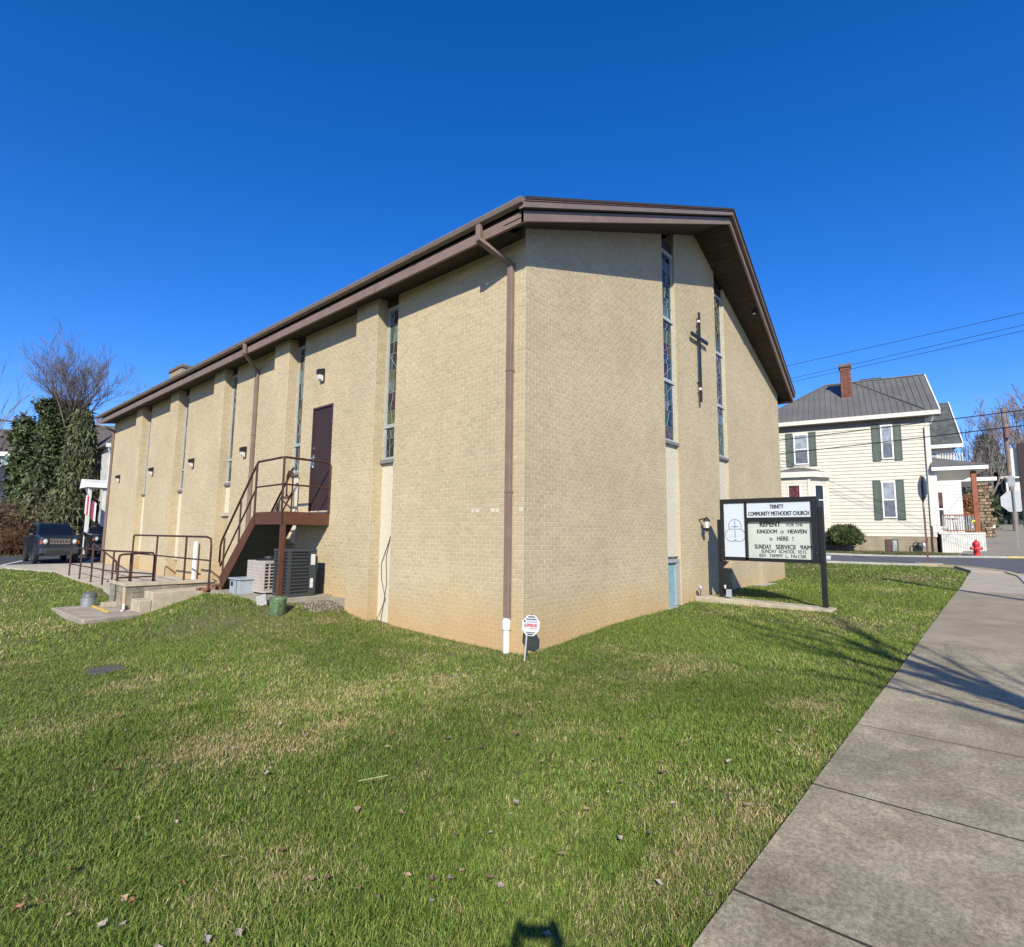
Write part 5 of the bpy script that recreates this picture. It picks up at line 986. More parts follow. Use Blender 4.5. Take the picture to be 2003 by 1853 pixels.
# ================================================================== CARS
def car(loc, heading, label, paint, scale=1.06):
    t = thing('parked_car', label, 'car', loc, heading, local=True); t.scale = (scale*.85, scale*.80, scale*1.03)
    L, W = 4.2, 1.80; blackp = mat('black_plastic', (.02, .02, .022), .55, .1, 10); carglass = mat('car_glass', (.006, .008, .012), .05, 0, 3, spec=.7); chrome = mat('bright_chrome', (.7, .7, .72), .2, .02, 10, metal=1.0); rub = mat('tyre_rubber', (.018, .018, .018), .85, .1, 20)
    # front at x=0, body extends to +x
    st = [(0.0, .45, .76, 1.02, .72, .76, .72), (.06, .36, .76, 1.07, .82, .86, .80), (.25, .33, .78, 1.11, .88, .90, .82), (1.0, .30, .84, 1.15, .90, .90, .80), (1.25, .30, .84, 1.16, .90, .90, .82), (3.0, .30, .84, 1.10, .90, .91, .88), (3.9, .33, .86, 1.08, .89, .90, .86), (4.12, .38, .86, 1.05, .84, .86, .80), (4.2, .45, .84, 1.0, .76, .80, .74)]
    mb = MB(); vs = []; fs = []
    for (x, zb, zm, zt2, wb, wm, wt) in st:
        half = [(wb*.96, zb), (wb, zb+.08), (wm, zm), (wt+.03, zt2-.05), (wt-.05, zt2), (0, zt2+.015)]
        ring_ = [(y, z) for y, z in half]+[(-y, z) for y, z in half[::-1][1:]]; vs += [(x, y, z) for y, z in ring_]
    m_ = 11
    for i in range(len(st)-1):
        for k in range(m_): a = i*m_+k; b = i*m_+(k+1) % m_; fs.append((a, b, b+m_, a+m_))
    fs += [tuple(range(m_)), tuple(range((len(st)-1)*m_, len(st)*m_))[::-1]]
    mb.add(vs, fs).build('body', paint, t, bevel=.02)
    cabin = [(1.12, 1.12, .80, .80), (1.75, 1.62, .66, .70), (2.2, 1.68, .65, .72), (3.6, 1.66, .64, .72), (4.05, 1.10, .74, .78)]
    b = MB(); z0 = 1.06; P = [(1.12, .80, z0), (4.08, .80, z0), (3.75, .67, 1.63), (1.82, .66, 1.62)]
    b.hexa([(1.10, -.82, z0), (4.10, -.80, z0), (4.10, .80, z0), (1.10, .82, z0), (1.80, -.66, 1.64), (3.80, -.64, 1.66), (3.80, .64, 1.66), (1.80, .66, 1.64)]).build('cabin', paint, t, bevel=.05)
    def pane(pts, n_=(0, 0, 0)): MB().prism(pts, n_).build('window', carglass, t)
    pane([(1.17, -.74, 1.12), (1.17, .74, 1.12), (1.73, .61, 1.57), (1.73, -.61, 1.57)], (-.03, 0, .012))
    for s in (1, -1):
        for a0, a1 in ((1.55, 2.35), (2.42, 3.2), (3.28, 3.75)):
            zlo, zhi = 1.13, 1.55; f = lambda x, z: (x, s*(.815-(z-1.06)*.27), z)
            sh = .30 if a0 < 1.6 else 0
            pane([f(a0-.05, zlo), f(a1, zlo), f(a1-(.12 if a1 > 3.7 else 0), zhi), f(a0+sh, zhi)], (0, s*.012, 0))
        MB().tube([(1.9, s*.60, 1.72), (3.6, s*.58, 1.72)], .018, 6).build('roof_rail', blackp, t)
        m2 = MB(); m2.box(1.42, s*.88, 1.06, 1.58, s*1.06, 1.22); m2.build('mirror', blackp, t, bevel=.03); MB().box(1.40, s*.92, 1.16, 1.418, s*1.04, 1.205).build('mirror_cap', chrome, t)
        for x in (.82, 3.35):
            w0 = MB(); w0.lathe((x, s*.72, .36), [(.22, -.0), (.35, .0), (.365, .04), (.365, .17), (.34, .20), (.22, .19)], 24, axis=(0, s, 0)); w_ = w0.build('wheel', rub, t)
            MB().lathe((x, s*.90, .36), [(.22, 0), (.22, .012), (.06, .02), (0, .02)], 10, axis=(0, s, 0), caps=False).build('rim', metal, w_)
            fl = MB(); pr = [(.46*math.cos(a_*math.pi/10), .46*math.sin(a_*math.pi/10)) for a_ in range(11)]; pi = [(.385*math.cos(a_*math.pi/10), .385*math.sin(a_*math.pi/10)) for a_ in range(11)]
            for k in range(10): fl.hexa([(x+pi[k][0], s*.86, .36+pi[k][1]), (x+pr[k][0], s*.86, .36+pr[k][1]), (x+pr[k+1][0], s*.86, .36+pr[k+1][1]), (x+pi[k+1][0], s*.86, .36+pi[k+1][1]), (x+pi[k][0], s*.935, .36+pi[k][1]), (x+pr[k][0], s*.925, .36+pr[k][1]), (x+pr[k+1][0], s*.925, .36+pr[k+1][1]), (x+pi[k+1][0], s*.935, .36+pi[k+1][1])])
            fl.build('wheel_arch', blackp, t)
        hl = MB(); hl.lathe((-.005, s*.60, .89), [(.13, 0), (.13, .03), (.11, .05)], 18, axis=(-1, 0, 0)); hl = hl.build('headlight', mat('headlight_rim', (.10, .10, .11), .3), t)
        MB().lathe((-.05, s*.60, .89), [(.09, 0), (.08, .02), (.035, .04), (0, .042)], 16, axis=(-1, 0, 0), caps=False).build('lens', mat('headlight_lens', (.55, .57, .58), .08, .02, 10, spec=.8), hl)
        MB().box(-.01, s*.735, .80, .06, s*.80, .93).build('turn_signal', mat('orange_lens', (.55, .10, .02), .3), t); MB().lathe((.0, s*.66, .52), [(.06, 0), (.055, .03)], 12, axis=(-1, 0, 0)).build('fog_light', chrome, t)
    MB().box(-.03, -.46, .76, .0, .46, 1.03).build('grille', paint, t, bevel=.01)
    for k in range(7):
        y = -.36+k*.12; sl_ = MB(); sl_.box(-.045, y-.047, .79, -.031, y+.047, 1.0); o = sl_.build('grille_slot', chrome, t, bevel=.004); MB().box(-.05, y-.028, .815, -.0455, y+.028, .975).build('slot_opening', blackp, o)
    MB().box(-.05, -.80, .40, .12, .80, .62).build('bumper', mat('dark_bumper', (.035, .04, .048), .5, .1, 8), t, bevel=.04); MB().box(-.06, -.5, .44, -.049, .5, .56).build('lower_intake', blackp, t); MB().box(-.055, -.6, .345, .1, .6, .41).build('skid_plate', blackp, t)
    MB().prism([(1.585, .22, 1.46), (1.585, .56, 1.46), (1.655, .54, 1.52), (1.655, .24, 1.52)], (-.004, 0, .002)).build('sticker', mat('pale_green_sticker', (.35, .55, .45), .4), t)
    return t
navyp = mat('dark_blue_car_paint', (.012, .02, .034), .25, .1, 1.5, spec=.7); blackc = mat('black_car_paint', (.01, .011, .014), .2, .1, 1.5, spec=.7)
zc_ = h1(-1.5, 27)+.02
car((-1.50, 25.50, zc_), math.radians(90), 'dark blue boxy SUV with slotted grille parked left of the church', navyp)
car((1.32, 30.2, h1(1.1, 32)+.02), math.radians(90), 'black car mostly hidden behind the far corner of the church', blackc)
# ================================================================== PALE YELLOW HOUSE ACROSS THE CROSS STREET
cream = mat('cream_vinyl_siding', (.56, .53, .44), .6, .06, 2.0); creamt = mat('cream_trim', (.62, .60, .52), .55, .05, 3); mroof = mat('grey_metal_roof', (.135, .13, .12), .5, .10, 1.0); shut = mat('green_shutter', (.075, .10, .082), .6, .12, 6); fond = mat('stained_foundation', (.34, .29, .21), .95, .25, 1.2, .4, 30, col2=(.20, .17, .12))
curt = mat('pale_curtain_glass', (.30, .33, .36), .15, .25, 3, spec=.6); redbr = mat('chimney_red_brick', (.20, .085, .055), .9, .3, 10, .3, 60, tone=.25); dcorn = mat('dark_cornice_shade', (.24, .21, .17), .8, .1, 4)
hs_ = thing('yellow_house', 'two storey cream sided house with dark metal roof and green shutters across the street', 'house', (31.1, -3.2, 1.21), math.atan2(-.982, .19), local=True)
W_, D_, HE = 8.9, 8.0, 7.42
MB().box(-W_, .03, -.6, 0, D_, .82).build('foundation', fond, hs_); MB().box(-W_+.02, .05, .82, -.02, D_-.02, HE).build('wall', cream, hs_)
nb = 33
for k in range(nb):
    z0 = .82+k*(HE-.82)/nb; z1 = .82+(k+1)*(HE-.82)/nb
    MB().hexa([(-W_, .0, z0), (0, .0, z0), (0, .05, z0), (-W_, .05, z0), (-W_, .035, z1), (0, .035, z1), (0, .05, z1), (-W_, .05, z1)]).build('siding_board', cream, hs_)
    MB().hexa([(-.02, .05, z0), (.03, .05, z0), (.03, D_, z0), (-.02, D_, z0), (-.02, .05, z1), (.0, .05, z1), (.0, D_, z1), (-.02, D_, z1)]).build('siding_board', cream, hs_)
MB().box(-.14, -.025, .8, .04, .12, HE).build('corner_board', creamt, hs_)
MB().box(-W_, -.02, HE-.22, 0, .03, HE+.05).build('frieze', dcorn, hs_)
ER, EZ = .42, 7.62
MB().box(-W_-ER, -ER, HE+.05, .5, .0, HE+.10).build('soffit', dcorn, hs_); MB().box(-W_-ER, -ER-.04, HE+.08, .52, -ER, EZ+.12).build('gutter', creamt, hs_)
rz = 10.85; RD = D_/2
vs = [(-W_-ER, -ER-.03, EZ+.10), (.50, -ER-.03, EZ+.10), (.50, RD, rz), (-4.86, RD, rz), (-W_-ER, D_+ER, EZ+.10), (.50, D_+ER, EZ+.10)]
MB().add(vs+[(v[0], v[1], v[2]-.08) for v in vs], [(0, 1, 2, 3), (3, 2, 5, 4), (0, 3, 4), (6, 9, 8, 7), (9, 10, 11, 8), (6, 10, 9), (0, 6, 7, 1), (1, 7, 8, 2), (2, 8, 11, 5), (4, 5, 11, 10), (0, 4, 10, 6)]).build('roof', mroof, hs_)
sl_ = (rz-EZ-.10)/(RD+ER)
k = 0; x = -W_-.2
while x < .48:
    top = 1.0 if x > -4.86 else max(.03, (x+W_+ER)/(-4.86+W_+ER)); p = Vector((x, -ER-.02, EZ+.125)); q = Vector((x, -ER+(RD+ER)*top, EZ+.125+(rz-EZ-.10)*top)); MB().beam(p, q, .035, .035, up=(0, -sl_, 1)).build('roof_seam', mroof, hs_); x += .30
MB().beam((-3.3, RD-.02, rz+.0), (-.15, -.28, EZ+.26), .08, .05).build('valley_flashing', mroof, hs_); MB().beam((-4.86, RD, rz+.03), (.5, RD, rz+.03), .16, .05).build('ridge_cap', mroof, hs_); MB().beam((-W_-ER, -ER, EZ+.13), (-4.86, RD, rz+.03), .14, .05).build('hip_cap', mroof, hs_)
MB().box(-2.9, RD+.3, rz-.3, -1.7, RD+1.0, rz+.22).build('roof_hatch', mat('dark_hatch', (.04, .04, .05)), hs_)
gw_ = MB(); gw_.add([(.02, 0, HE), (.02, D_, HE), (.02, RD, rz-.12)], [(0, 1, 2)]).build('gable_wall', mat('pale_gable', (.50, .49, .44), .7, .06, 3), hs_)
MB().beam((.50, -ER-.02, EZ+.02), (.50, RD, rz-.08), .06, .22, up=(0, -sl_, 1)).build('rake_board', wtrim, hs_); MB().beam((.50, D_+ER, EZ+.02), (.50, RD, rz-.08), .06, .22, up=(0, sl_, 1)).build('rake_board', wtrim, hs_)
MB().tube([(.25, -ER, EZ), (.10, -.06, HE-.35), (-.17, -.06, HE-.5), (-.19, -.06, 1.4)], .045, 6).build('downspout', creamt, hs_); MB().tube([(-.19, -.06, 1.4), (-.19, -.06, .0)], .03, 6).build('conduit', mat('rusty_conduit', (.16, .06, .04), .8), hs_)
MB().tube([(-.21, -.055, HE-.6), (-.21, -.055, .4)], .018, 5).build('conduit', mat('rusty_conduit', (.16, .06, .04)), hs_)
def hwin(xl, xr, z0, z1, sh=None, glass=None, dark_top=False):
    f = MB(); t_ = .075
    f.box(xl, -.06, z0, xl+t_, 0.0, z1); f.box(xr-t_, -.06, z0, xr, 0.0, z1); f.box(xl+t_, -.06, z0, xr-t_, 0.0, z0+t_); f.box(xl+t_, -.06, z1-t_, xr-t_, 0.0, z1); f.box(xl+t_, -.05, (z0+z1)/2-.035, xr-t_, 0, (z0+z1)/2+.035)
    w0 = f.build('window', wtrim, hs_); zm = (z0+z1)/2
    MB().box(xl+t_, -.035, zm+.035, xr-t_, -.02, z1-t_).build('pane', glass or curt, w0); MB().box(xl+t_, -.03, z0+t_, xr-t_, -.015, zm-.035).build('pane', glass or mat('grey_screen_glass', (.13, .15, .17), .25, .2, 4), w0)
    if sh:
        for (a, b) in sh:
            MB().box(a, -.035, z0-.1, b, -.001, z1+.1).build('shutter', shut, hs_); 
            for (c, d) in ((z0-.03, zm-.08), (zm+.0, z1+.03)):
                fr = MB(); fr.box(a+.0, -.05, c-.05, b, -.036, c); fr.box(a, -.05, d, b, -.036, d+.05); fr.box(a, -.05, c, a+.06, -.036, d); fr.box(b-.06, -.05, c, b, -.036, d); fr.build('shutter_frame', shut, hs_)
hwin(-6.72, -5.92, 5.12, 7.0, [(-7.14, -6.76), (-5.88, -5.50)]); hwin(-2.25, -1.66, 5.20, 7.18, [(-2.66, -2.29), (-1.62, -1.26)]); hwin(-2.36, -1.70, 1.84, 3.92, [(-2.75, -2.40), (-1.66, -1.30)])
b_ = MB(); b_.box(-2.34, -.03, -.04, -1.74, .04, .66); b_.build('basement_window', mat('dark_window_frame', (.07, .055, .05), .7), hs_); MB().box(-2.28, -.04, .0, -2.05, -.031, .60).build('pane', mat('brown_pane', (.10, .05, .04), .4), hs_); MB().box(-2.0, -.04, .0, -1.80, -.031, .60).build('pane', curt, hs_)
# bay window at the left end
by = MB(); poly = [(-8.1, 0), (-7.55, -.95), (-5.95, -.95), (-5.05, 0)]; by.prism([(a, b, .5) for a, b in poly], (0, 0, 3.75)); bay = by.build('bay', cream, hs_)
for k in range(17):
    z0 = .85+k*.205
    for (a, b) in zip(poly[:-1], poly[1:]):
        A, B = Vector((*a, z0)), Vector((*b, z0)); nrm_ = Vector(((B-A).y, -(B-A).x, 0)).normalized(); MB().hexa([A+nrm_*.02, B+nrm_*.02, B, A, A+nrm_*.004+Vector((0, 0, .2)), B+nrm_*.004+Vector((0, 0, .2)), B+Vector((0, 0, .2)), A+Vector((0, 0, .2))]).build('siding_board', cream, bay)
for (a, b) in poly[1:]: MB().box(a-.07, b-.05, .5, a+.07, b+.05, 4.25).build('corner_board', creamt, bay)
MB().prism([(a*1.0+(-.25 if a < -6.5 else .25), b-.22, 4.25) for a, b in poly], (0, 0, .32)).build('cornice', creamt, bay); MB().add([(-8.3, -.05, 4.57), (-7.8, -1.15, 4.57), (-5.75, -1.15, 4.57), (-4.85, -.05, 4.57), (-6.9, 0, 4.95), (-6.2, 0, 4.95)], [(0, 1, 4), (1, 2, 5, 4), (2, 3, 5)]).build('bay_roof', mroof, bay)
def bwin(A, B, t0, t1, z0, z1, g1):
    A, B = Vector(A), Vector(B); d = B-A; n_ = Vector((d.y, -d.x, 0)).normalized(); a, b = A+d*t0, A+d*t1; Z = lambda z: Vector((0, 0, z)); u_ = d.normalized()
    f = MB()
    for (p, q) in ((a, a+u_*.07), (b-u_*.07, b)): f.hexa([p+Z(z0), q+Z(z0), q+n_*.05+Z(z0), p+n_*.05+Z(z0), p+Z(z1), q+Z(z1), q+n_*.05+Z(z1), p+n_*.05+Z(z1)])
    for (c, e) in ((z0, z0+.07), (z1-.07, z1), ((z0+z1)/2-.03, (z0+z1)/2+.03)): f.hexa([a+u_*.071+Z(c), b-u_*.071+Z(c), b-u_*.071+n_*.049+Z(c), a+u_*.071+n_*.049+Z(c), a+u_*.071+Z(e), b-u_*.071+Z(e), b-u_*.071+n_*.049+Z(e), a+u_*.071+n_*.049+Z(e)])
    w0 = f.build('window', wtrim, bay); MB().hexa([a+u_*.07+Z(z0), b-u_*.07+Z(z0), b-u_*.07+n_*.03+Z(z0), a+u_*.07+n_*.03+Z(z0), a+u_*.07+Z(z1), b-u_*.07+Z(z1), b-u_*.07+n_*.03+Z(z1), a+u_*.07+n_*.03+Z(z1)]).build('pane', g1, w0)
bwin((-7.55, -.95, 0), (-5.95, -.95, 0), .28, .72, 1.9, 3.85, mat('red_curtain_glass', (.14, .045, .05), .2, .5, 6)); bwin((-5.95, -.95, 0), (-5.05, 0, 0), .25, .78, 2.0, 3.85, dglass)
# chimney
chm = MB(); chm.box(-4.02, 2.0, 9.3, -3.45, 2.6, 11.4); ch2 = chm.build('chimney', redbr, hs_)
for r_ in range(20):
    for c_ in range(3): MB().box(-4.02+c_*.19+.004+(0 if r_ % 2 else .02), 1.985, 9.55+r_*.085, -4.02+c_*.19+.176+(0 if r_ % 2 else .02), 2.001, 9.55+r_*.085+.07, tone=random.random()).build('brick', redbr, ch2)
MB().box(-4.08, 1.93, 11.4, -3.39, 2.67, 11.62).build('cap', mat('chimney_cap', (.16, .13, .11)), ch2); MB().box(-4.06, 1.96, 9.28, -3.41, 2.1, 9.38).build('flashing', wtrim, ch2)
# porch on the street side
pgrey = mat('porch_grey_wood', (.30, .30, .28), .8, .2, 6); rustp = mat('rust_brown_post', (.26, .085, .04), .7, .15, 5); pskirt = mat('white_skirting', (.62, .62, .56), .6, .08, 3)
for k in range(18): MB().box(.20+k*.098, -.12, -.25, .20+k*.098+.088, -.09, .98).build('skirt_board', pskirt, hs_)
MB().box(.18, -.09, -.4, 2.0, 6.0, .95).build('porch_base', fond, hs_); MB().box(.10, -.14, .96, 2.05, 6.0, 1.06).build('porch_floor', pskirt, hs_); MB().box(1.97, -.12, -.25, 2.03, 6, .96).build('skirt_board', pskirt, hs_)
MB().box(1.66, -.06, 1.06, 1.88, .16, 4.35).build('porch_post', rustp, hs_)
MB().hexa([(-.05, -.35, 4.40), (2.35, -.35, 4.40), (2.35, 6.3, 4.40), (-.05, 6.3, 4.40), (-.05, -.35, 4.62), (2.35, -.35, 4.62), (2.35, 6.3, 4.62), (-.05, 6.3, 4.62)]).build('porch_fascia', wtrim, hs_)
MB().add([(-.05, -.4, 4.63), (2.4, -.4, 4.63), (2.4, 6.35, 4.63), (-.05, 6.35, 4.63), (.02, .5, 5.25), (.02, 5.4, 5.25)], [(0, 1, 4), (1, 2, 5, 4), (2, 3, 5)]).build('porch_roof', mroof, hs_)
MB().box(.3, -.04, 1.95, 1.66, .02, 2.02).build('porch_rail', rustp, hs_); MB().box(.3, -.04, 1.12, 1.66, .02, 1.18).build('porch_rail', rustp, hs_)
for k in range(9): MB().box(.82+k*.095, -.02, 1.18, .87+k*.095, .0, 1.95).build('baluster', pgrey, hs_)
for k in range(4): MB().box(.3+k*.1, -.02, 1.18, .35+k*.1, .0, 1.95).build('baluster', pgrey, hs_)
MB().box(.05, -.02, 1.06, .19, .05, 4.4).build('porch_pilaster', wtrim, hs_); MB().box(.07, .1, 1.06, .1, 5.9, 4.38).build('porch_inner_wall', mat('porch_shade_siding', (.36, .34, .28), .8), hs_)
MB().box(1.55, -.09, 1.62, 1.66, -.062, 1.72).build('reflector', mat('neon_yellow', (.6, .65, .03), .5), hs_)
def hw2(x, y, z): u = Vector((.19, -.982, 0)).normalized(); v = Vector((.982, .19, 0)).normalized(); p = Vector((31.1, -3.2, 1.21))+u*x+v*y; return (p.x, p.y, p.z+z)
pc = thing('porch_table', 'small red topped table behind the porch railing of the cream house', 'table', hw2(.75, .35, 1.06)); p = hw2(.75, .4, 1.06)
MB().lathe((p[0], p[1], p[2]+.72), [(.3, 0), (.3, .05)], 14).build('table_top', mat('red_cloth', (.45, .07, .06), .7), pc)
for k in range(4): a = k*1.57+.4; MB().beam((p[0]+.22*math.cos(a), p[1]+.22*math.sin(a), p[2]), (p[0]+.16*math.cos(a), p[1]+.16*math.sin(a), p[2]+.72), .03, .03).build('leg', mat('dark_wood', (.07, .04, .03)), pc)
# gas meter, bush, hydrant
gmt = thing('gas_meter', 'dark grey gas meter with bent pipes at the foot of the cream house', 'gas meter', hw2(-.8, -.25, -.03)); c = Vector(hw2(-.8, -.25, 0))
MB().lathe((c.x, c.y, c.z+.18), [(.0, 0), (.13, .02), (.15, .16), (.12, .30), (0, .33)], 12, caps=False).build('meter', mat('dark_meter', (.05, .055, .06), .5), gmt, smooth=True); c2 = Vector(hw2(-.62, -.25, .2)); MB().lathe(c2, [(.1, 0), (.12, .15), (.08, .28)], 10).build('regulator', galv, gmt)
q = lambda a, z: hw2(a, -.25, z); MB().tube([q(-1.08, -.05), q(-1.08, .42), q(-.98, .52), q(-.86, .45)], .028, 6).build('pipe', blackm, gmt); MB().tube([q(-.70, .42), q(-.6, .55), q(-.46, .50), hw2(-.42, .0, .72)], .025, 6).build('pipe', blackm, gmt)
bb = hw2(-4.35, -.95, -.05); bsh = thing('round_bush', 'rounded dark green and olive shrub against the cream house foundation', 'bush', bb); RB = random.Random(3); P = []
for k in range(300):
    a = RB.uniform(0, 6.28); f = RB.uniform(-.2, 1); r = .82*math.sqrt(max(0.02, 1-f*f*.85))*RB.uniform(.6, 1.05); P.append((bb[0]+math.cos(a)*r, bb[1]+math.sin(a)*r, bb[2]+.62+f*.72))
MB().tube([bb, (bb[0], bb[1], bb[2]+.9)], .06, 6).build('stem', bark, bsh); cloud('foliage', P, .085, 40, mat('yew_foliage', (.085, .11, .025), .7, .3, 2, tone=.5, col2=(.03, .05, .015)), bsh, 5, .075, -.7, 2.2)
def hydrant(base):
    t = thing('fire_hydrant', 'red fire hydrant on the far kerb in front of the cream house porch', 'hydrant', base); red = mat('hydrant_red', (.52, .025, .03), .4, .1, 8); b = Vector(base)
    MB().lathe(b, [(.17, 0), (.17, .05), (.12, .06), (.115, .50), (.15, .52), (.15, .57), (.13, .585)], 16).build('barrel', red, t, smooth=False); MB().lathe(b+Vector((0, 0, .585)), [(.155, 0), (.155, .03), (.12, .10), (.06, .16), (.035, .17), (.035, .22), (0, .225)], 16, caps=False).build('bonnet', red, t, smooth=True)
    for s in (1, -1): MB().lathe(b+Vector((.03*s, -.1*s, .40)), [(.07, 0), (.07, .07), (.085, .075), (.085, .11), (.03, .12), (.03, .15)], 12, axis=(.19*s, -.98*s, 0)).build('nozzle', red, t)
    MB().lathe(b+Vector((-.1, -.02, .36)), [(.085, 0), (.085, .07), (.10, .08), (.10, .11), (.03, .12), (.03, .16)], 12, axis=(-.98, -.19, 0)).build('nozzle', red, t)
hydrant((27.6, -4.9, h1(27.6, -4.9)+.02))
# ================================================================== STOP SIGNS AND POLES
def octsign(t, c, nrm, R_, m1):
    nrm = Vector(nrm).normalized(); s = nrm.cross(Vector((0, 0, 1))).normalized(); up = Vector((0, 0, 1)); P = [Vector(c)+s*R_*math.cos(math.radians(22.5+45*k))+up*R_*math.sin(math.radians(22.5+45*k)) for k in range(8)]
    MB().prism(P, nrm*.008).build('back_plate', m1, t); MB().prism([Vector(c)+nrm*.0085+s*R_*.97*math.cos(math.radians(22.5+45*k))+up*R_*.97*math.sin(math.radians(22.5+45*k)) for k in range(8)], nrm*.002).build('face', mat('stop_sign_red', (.45, .02, .03), .4), t)
    text_mesh('lettering', 'STOP', mat('sign_bright_white', (.8, .8, .8)), t, Vector(c)+nrm*.013-up*R_*.28, -s if (-s).cross(up).dot(nrm) > 0 else s, up, R_*.55, R_*1.4, .02)
alum = mat('sign_back_aluminium', (.40, .41, .43), .45, .08, 6, metal=.3); rpole = mat('rusty_sign_pole', (.15, .075, .06), .75, .2, 6)
s1 = thing('stop_sign', 'stop sign seen from behind on a thin rusty pole at the lawn corner', 'sign', (21.5, -3.5, .8)); MB().beam((21.5, -3.5, .7), (21.5, -3.47, 4.5), .065, .065).build('pole', rpole, s1); octsign(s1, (21.54, -3.48, 3.98), (.40, -.92, 0), .53, alum)
MB().beam((21.47, -3.50, 3.15), (21.47, -3.50, 3.38), .015, .12).build('plate', lab_, s1); bpad = MB(); bpad.lathe((21.5, -3.5, h1(21.5, -3.5)-.1), [(.5, 0), (.5, .15)], 10); bpad.build('pavement', kerbm, kind='structure')
s2 = thing('stop_sign', 'grey backed stop sign on a grey pole beside the far sidewalk at the right edge', 'sign', (33.8, -6.5, 1.2)); MB().beam((33.8, -6.5, 1.0), (33.75, -6.5, 5.1), .07, .07).build('pole', mat('grey_sign_pole', (.22, .25, .25), .6), s2); octsign(s2, (33.84, -6.5, 4.0), (.97, .25, 0), .62, alum); MB().box(33.7, -6.6, 4.8, 33.74, -6.3, 5.4).build('plate', alum, s2)
bp = thing('brown_post', 'thick dark brown square sign post at the right edge of the sidewalk', 'post', (10.6, -6.36, .45)); bpm = mat('dark_brown_post', (.035, .02, .018), .5, .1, 5)
MB().box(10.53, -6.33, .35, 10.67, -6.18, 4.12).build('post', bpm, bp, bevel=.01); MB().box(10.62, -6.20, 3.35, 10.64, -6.06, 4.02).build('plate', lab_, bp); MB().box(10.645, -6.20, 3.36, 10.647, -6.07, 4.01).build('plate', mat('sign_green', (.02, .2, .08)), bp)
# ---------------- neighbour house and beyond
h2 = thing('grey_roof_house', 'white house with grey shingle roof and stone porch column beyond the cream house', 'house', (31.1, -3.2, 1.21), math.atan2(-.982, .19), local=True)
whs = mat('white_siding', (.62, .62, .62), .6, .06, 3); gsh = mat('grey_green_shingles', (.085, .095, .09), .95, .3, 3, .4, 20); stone = mat('brown_field_stone', (.26, .19, .12), .9, .35, 4, .5, 20, tone=.35)
MB().box(-5, 12.5, 0, 2.9, 20, 7.6).build('wall', whs, h2); MB().box(.3, 11.3, 0, 3.0, 12.5, 5.0).build('front_bay', whs, h2)
for k in range(22): MB().hexa([(.3, 11.27, .1+k*.22), (3.0, 11.27, .1+k*.22), (3.0, 11.3, .1+k*.22), (.3, 11.3, .1+k*.22), (.3, 11.295, .31+k*.22), (3.0, 11.295, .31+k*.22), (3.0, 11.3, .31+k*.22), (.3, 11.3, .31+k*.22)]).build('siding_board', whs, h2)
MB().add([(-5.4, 11.9, 7.5), (3.35, 11.9, 7.5), (3.35, 16.2, 11.4), (-5.4, 16.2, 11.4), (3.35, 20.5, 7.5), (-5.4, 20.5, 7.5)], [(0, 1, 2, 3), (3, 2, 4, 5), (0, 3, 5), (1, 4, 2)]).build('roof', gsh, h2)
MB().box(-5.4, 11.85, 7.25, 3.4, 12.0, 7.5).build('fascia', wtrim, h2); MB().beam((3.38, 11.9, 7.45), (3.38, 16.2, 11.35), .06, .25, up=(0, -.9, 1)).build('rake_board', wtrim, h2)
MB().add([(3.0, 12.5, 7.4), (3.0, 20, 7.4), (3.0, 16.2, 10.9)], [(0, 1, 2)]).build('gable_wall', whs, h2)
for (x0, x1, z0, z1, g_) in ((1.35, 1.9, 1.6, 4.0, mat('red_curtain_glass', (.14, .045, .05))),):
    f = MB(); f.box(x0-.18, 11.2, z0-.15, x0, 11.27, z1+.15); f.box(x1, 11.2, z0-.15, x1+.18, 11.27, z1+.15); f.box(x0, 11.2, z0-.15, x1, 11.27, z0); f.box(x0, 11.2, z1, x1, 11.27, z1+.15); f.box(x0, 11.22, 2.75, x1, 11.27, 2.87); w0 = f.build('window', wtrim, h2); MB().box(x0, 11.24, z0, x1, 11.26, 2.75).build('pane', dglass, w0); MB().box(x0, 11.24, 2.87, x1, 11.26, z1).build('pane', g_, w0)
for (x0, x1, z0, z1) in ((-.2, .4, 5.4, 7.0), (1.2, 1.9, 5.4, 7.0)):
    f = MB(); f.box(x0-.12, 12.42, z0-.1, x0, 12.5, z1+.1); f.box(x1, 12.42, z0-.1, x1+.12, 12.5, z1+.1); f.box(x0, 12.42, z0-.1, x1, 12.5, z0); f.box(x0, 12.42, z1, x1, 12.5, z1+.1); w0 = f.build('window', wtrim, h2); MB().box(x0, 12.45, z0, x1, 12.49, z1).build('pane', curt, w0)
for k in range(9): MB().tube([(2.1+k*.16, 12.35, 5.3), (2.1+k*.16, 12.35, 6.9)], .03, 5).build('iron_column', wtrim, h2)
MB().box(2.2, 12.6, 4.85, 5.2, 18, 5.1).build('porch_fascia', wtrim, h2); MB().box(2.2, 12.6, 5.1, 5.1, 18, 5.18).build('porch_roof', gsh, h2)
RS = random.Random(9)
for k in range(21):
    xx_ = 4.08+RS.uniform(0, .1)
    while xx_ < 4.72:
        w_ = RS.uniform(.16, .40); MB().box(xx_, 12.7+RS.uniform(-.09, .05), k*.225, xx_+w_, 13.4, k*.225+.2+RS.uniform(-.02, .03), tone=RS.random()).build('stone', stone, h2, bevel=.04); xx_ += w_+.01
MB().box(3.4, 12.8, -.2, 4.95, 13.5, .9).build('stone_base', stone, h2, bevel=.06)
h3 = simple_house('white_gable_house', 'small white gabled house at the right edge beyond the utility pole', 'house', (63.5, -6.6, 5.0), math.radians(-84), 7, 7, 3.0, 4.6, whs, gsh, [(1.5, 1.2, .9, 1.3)])
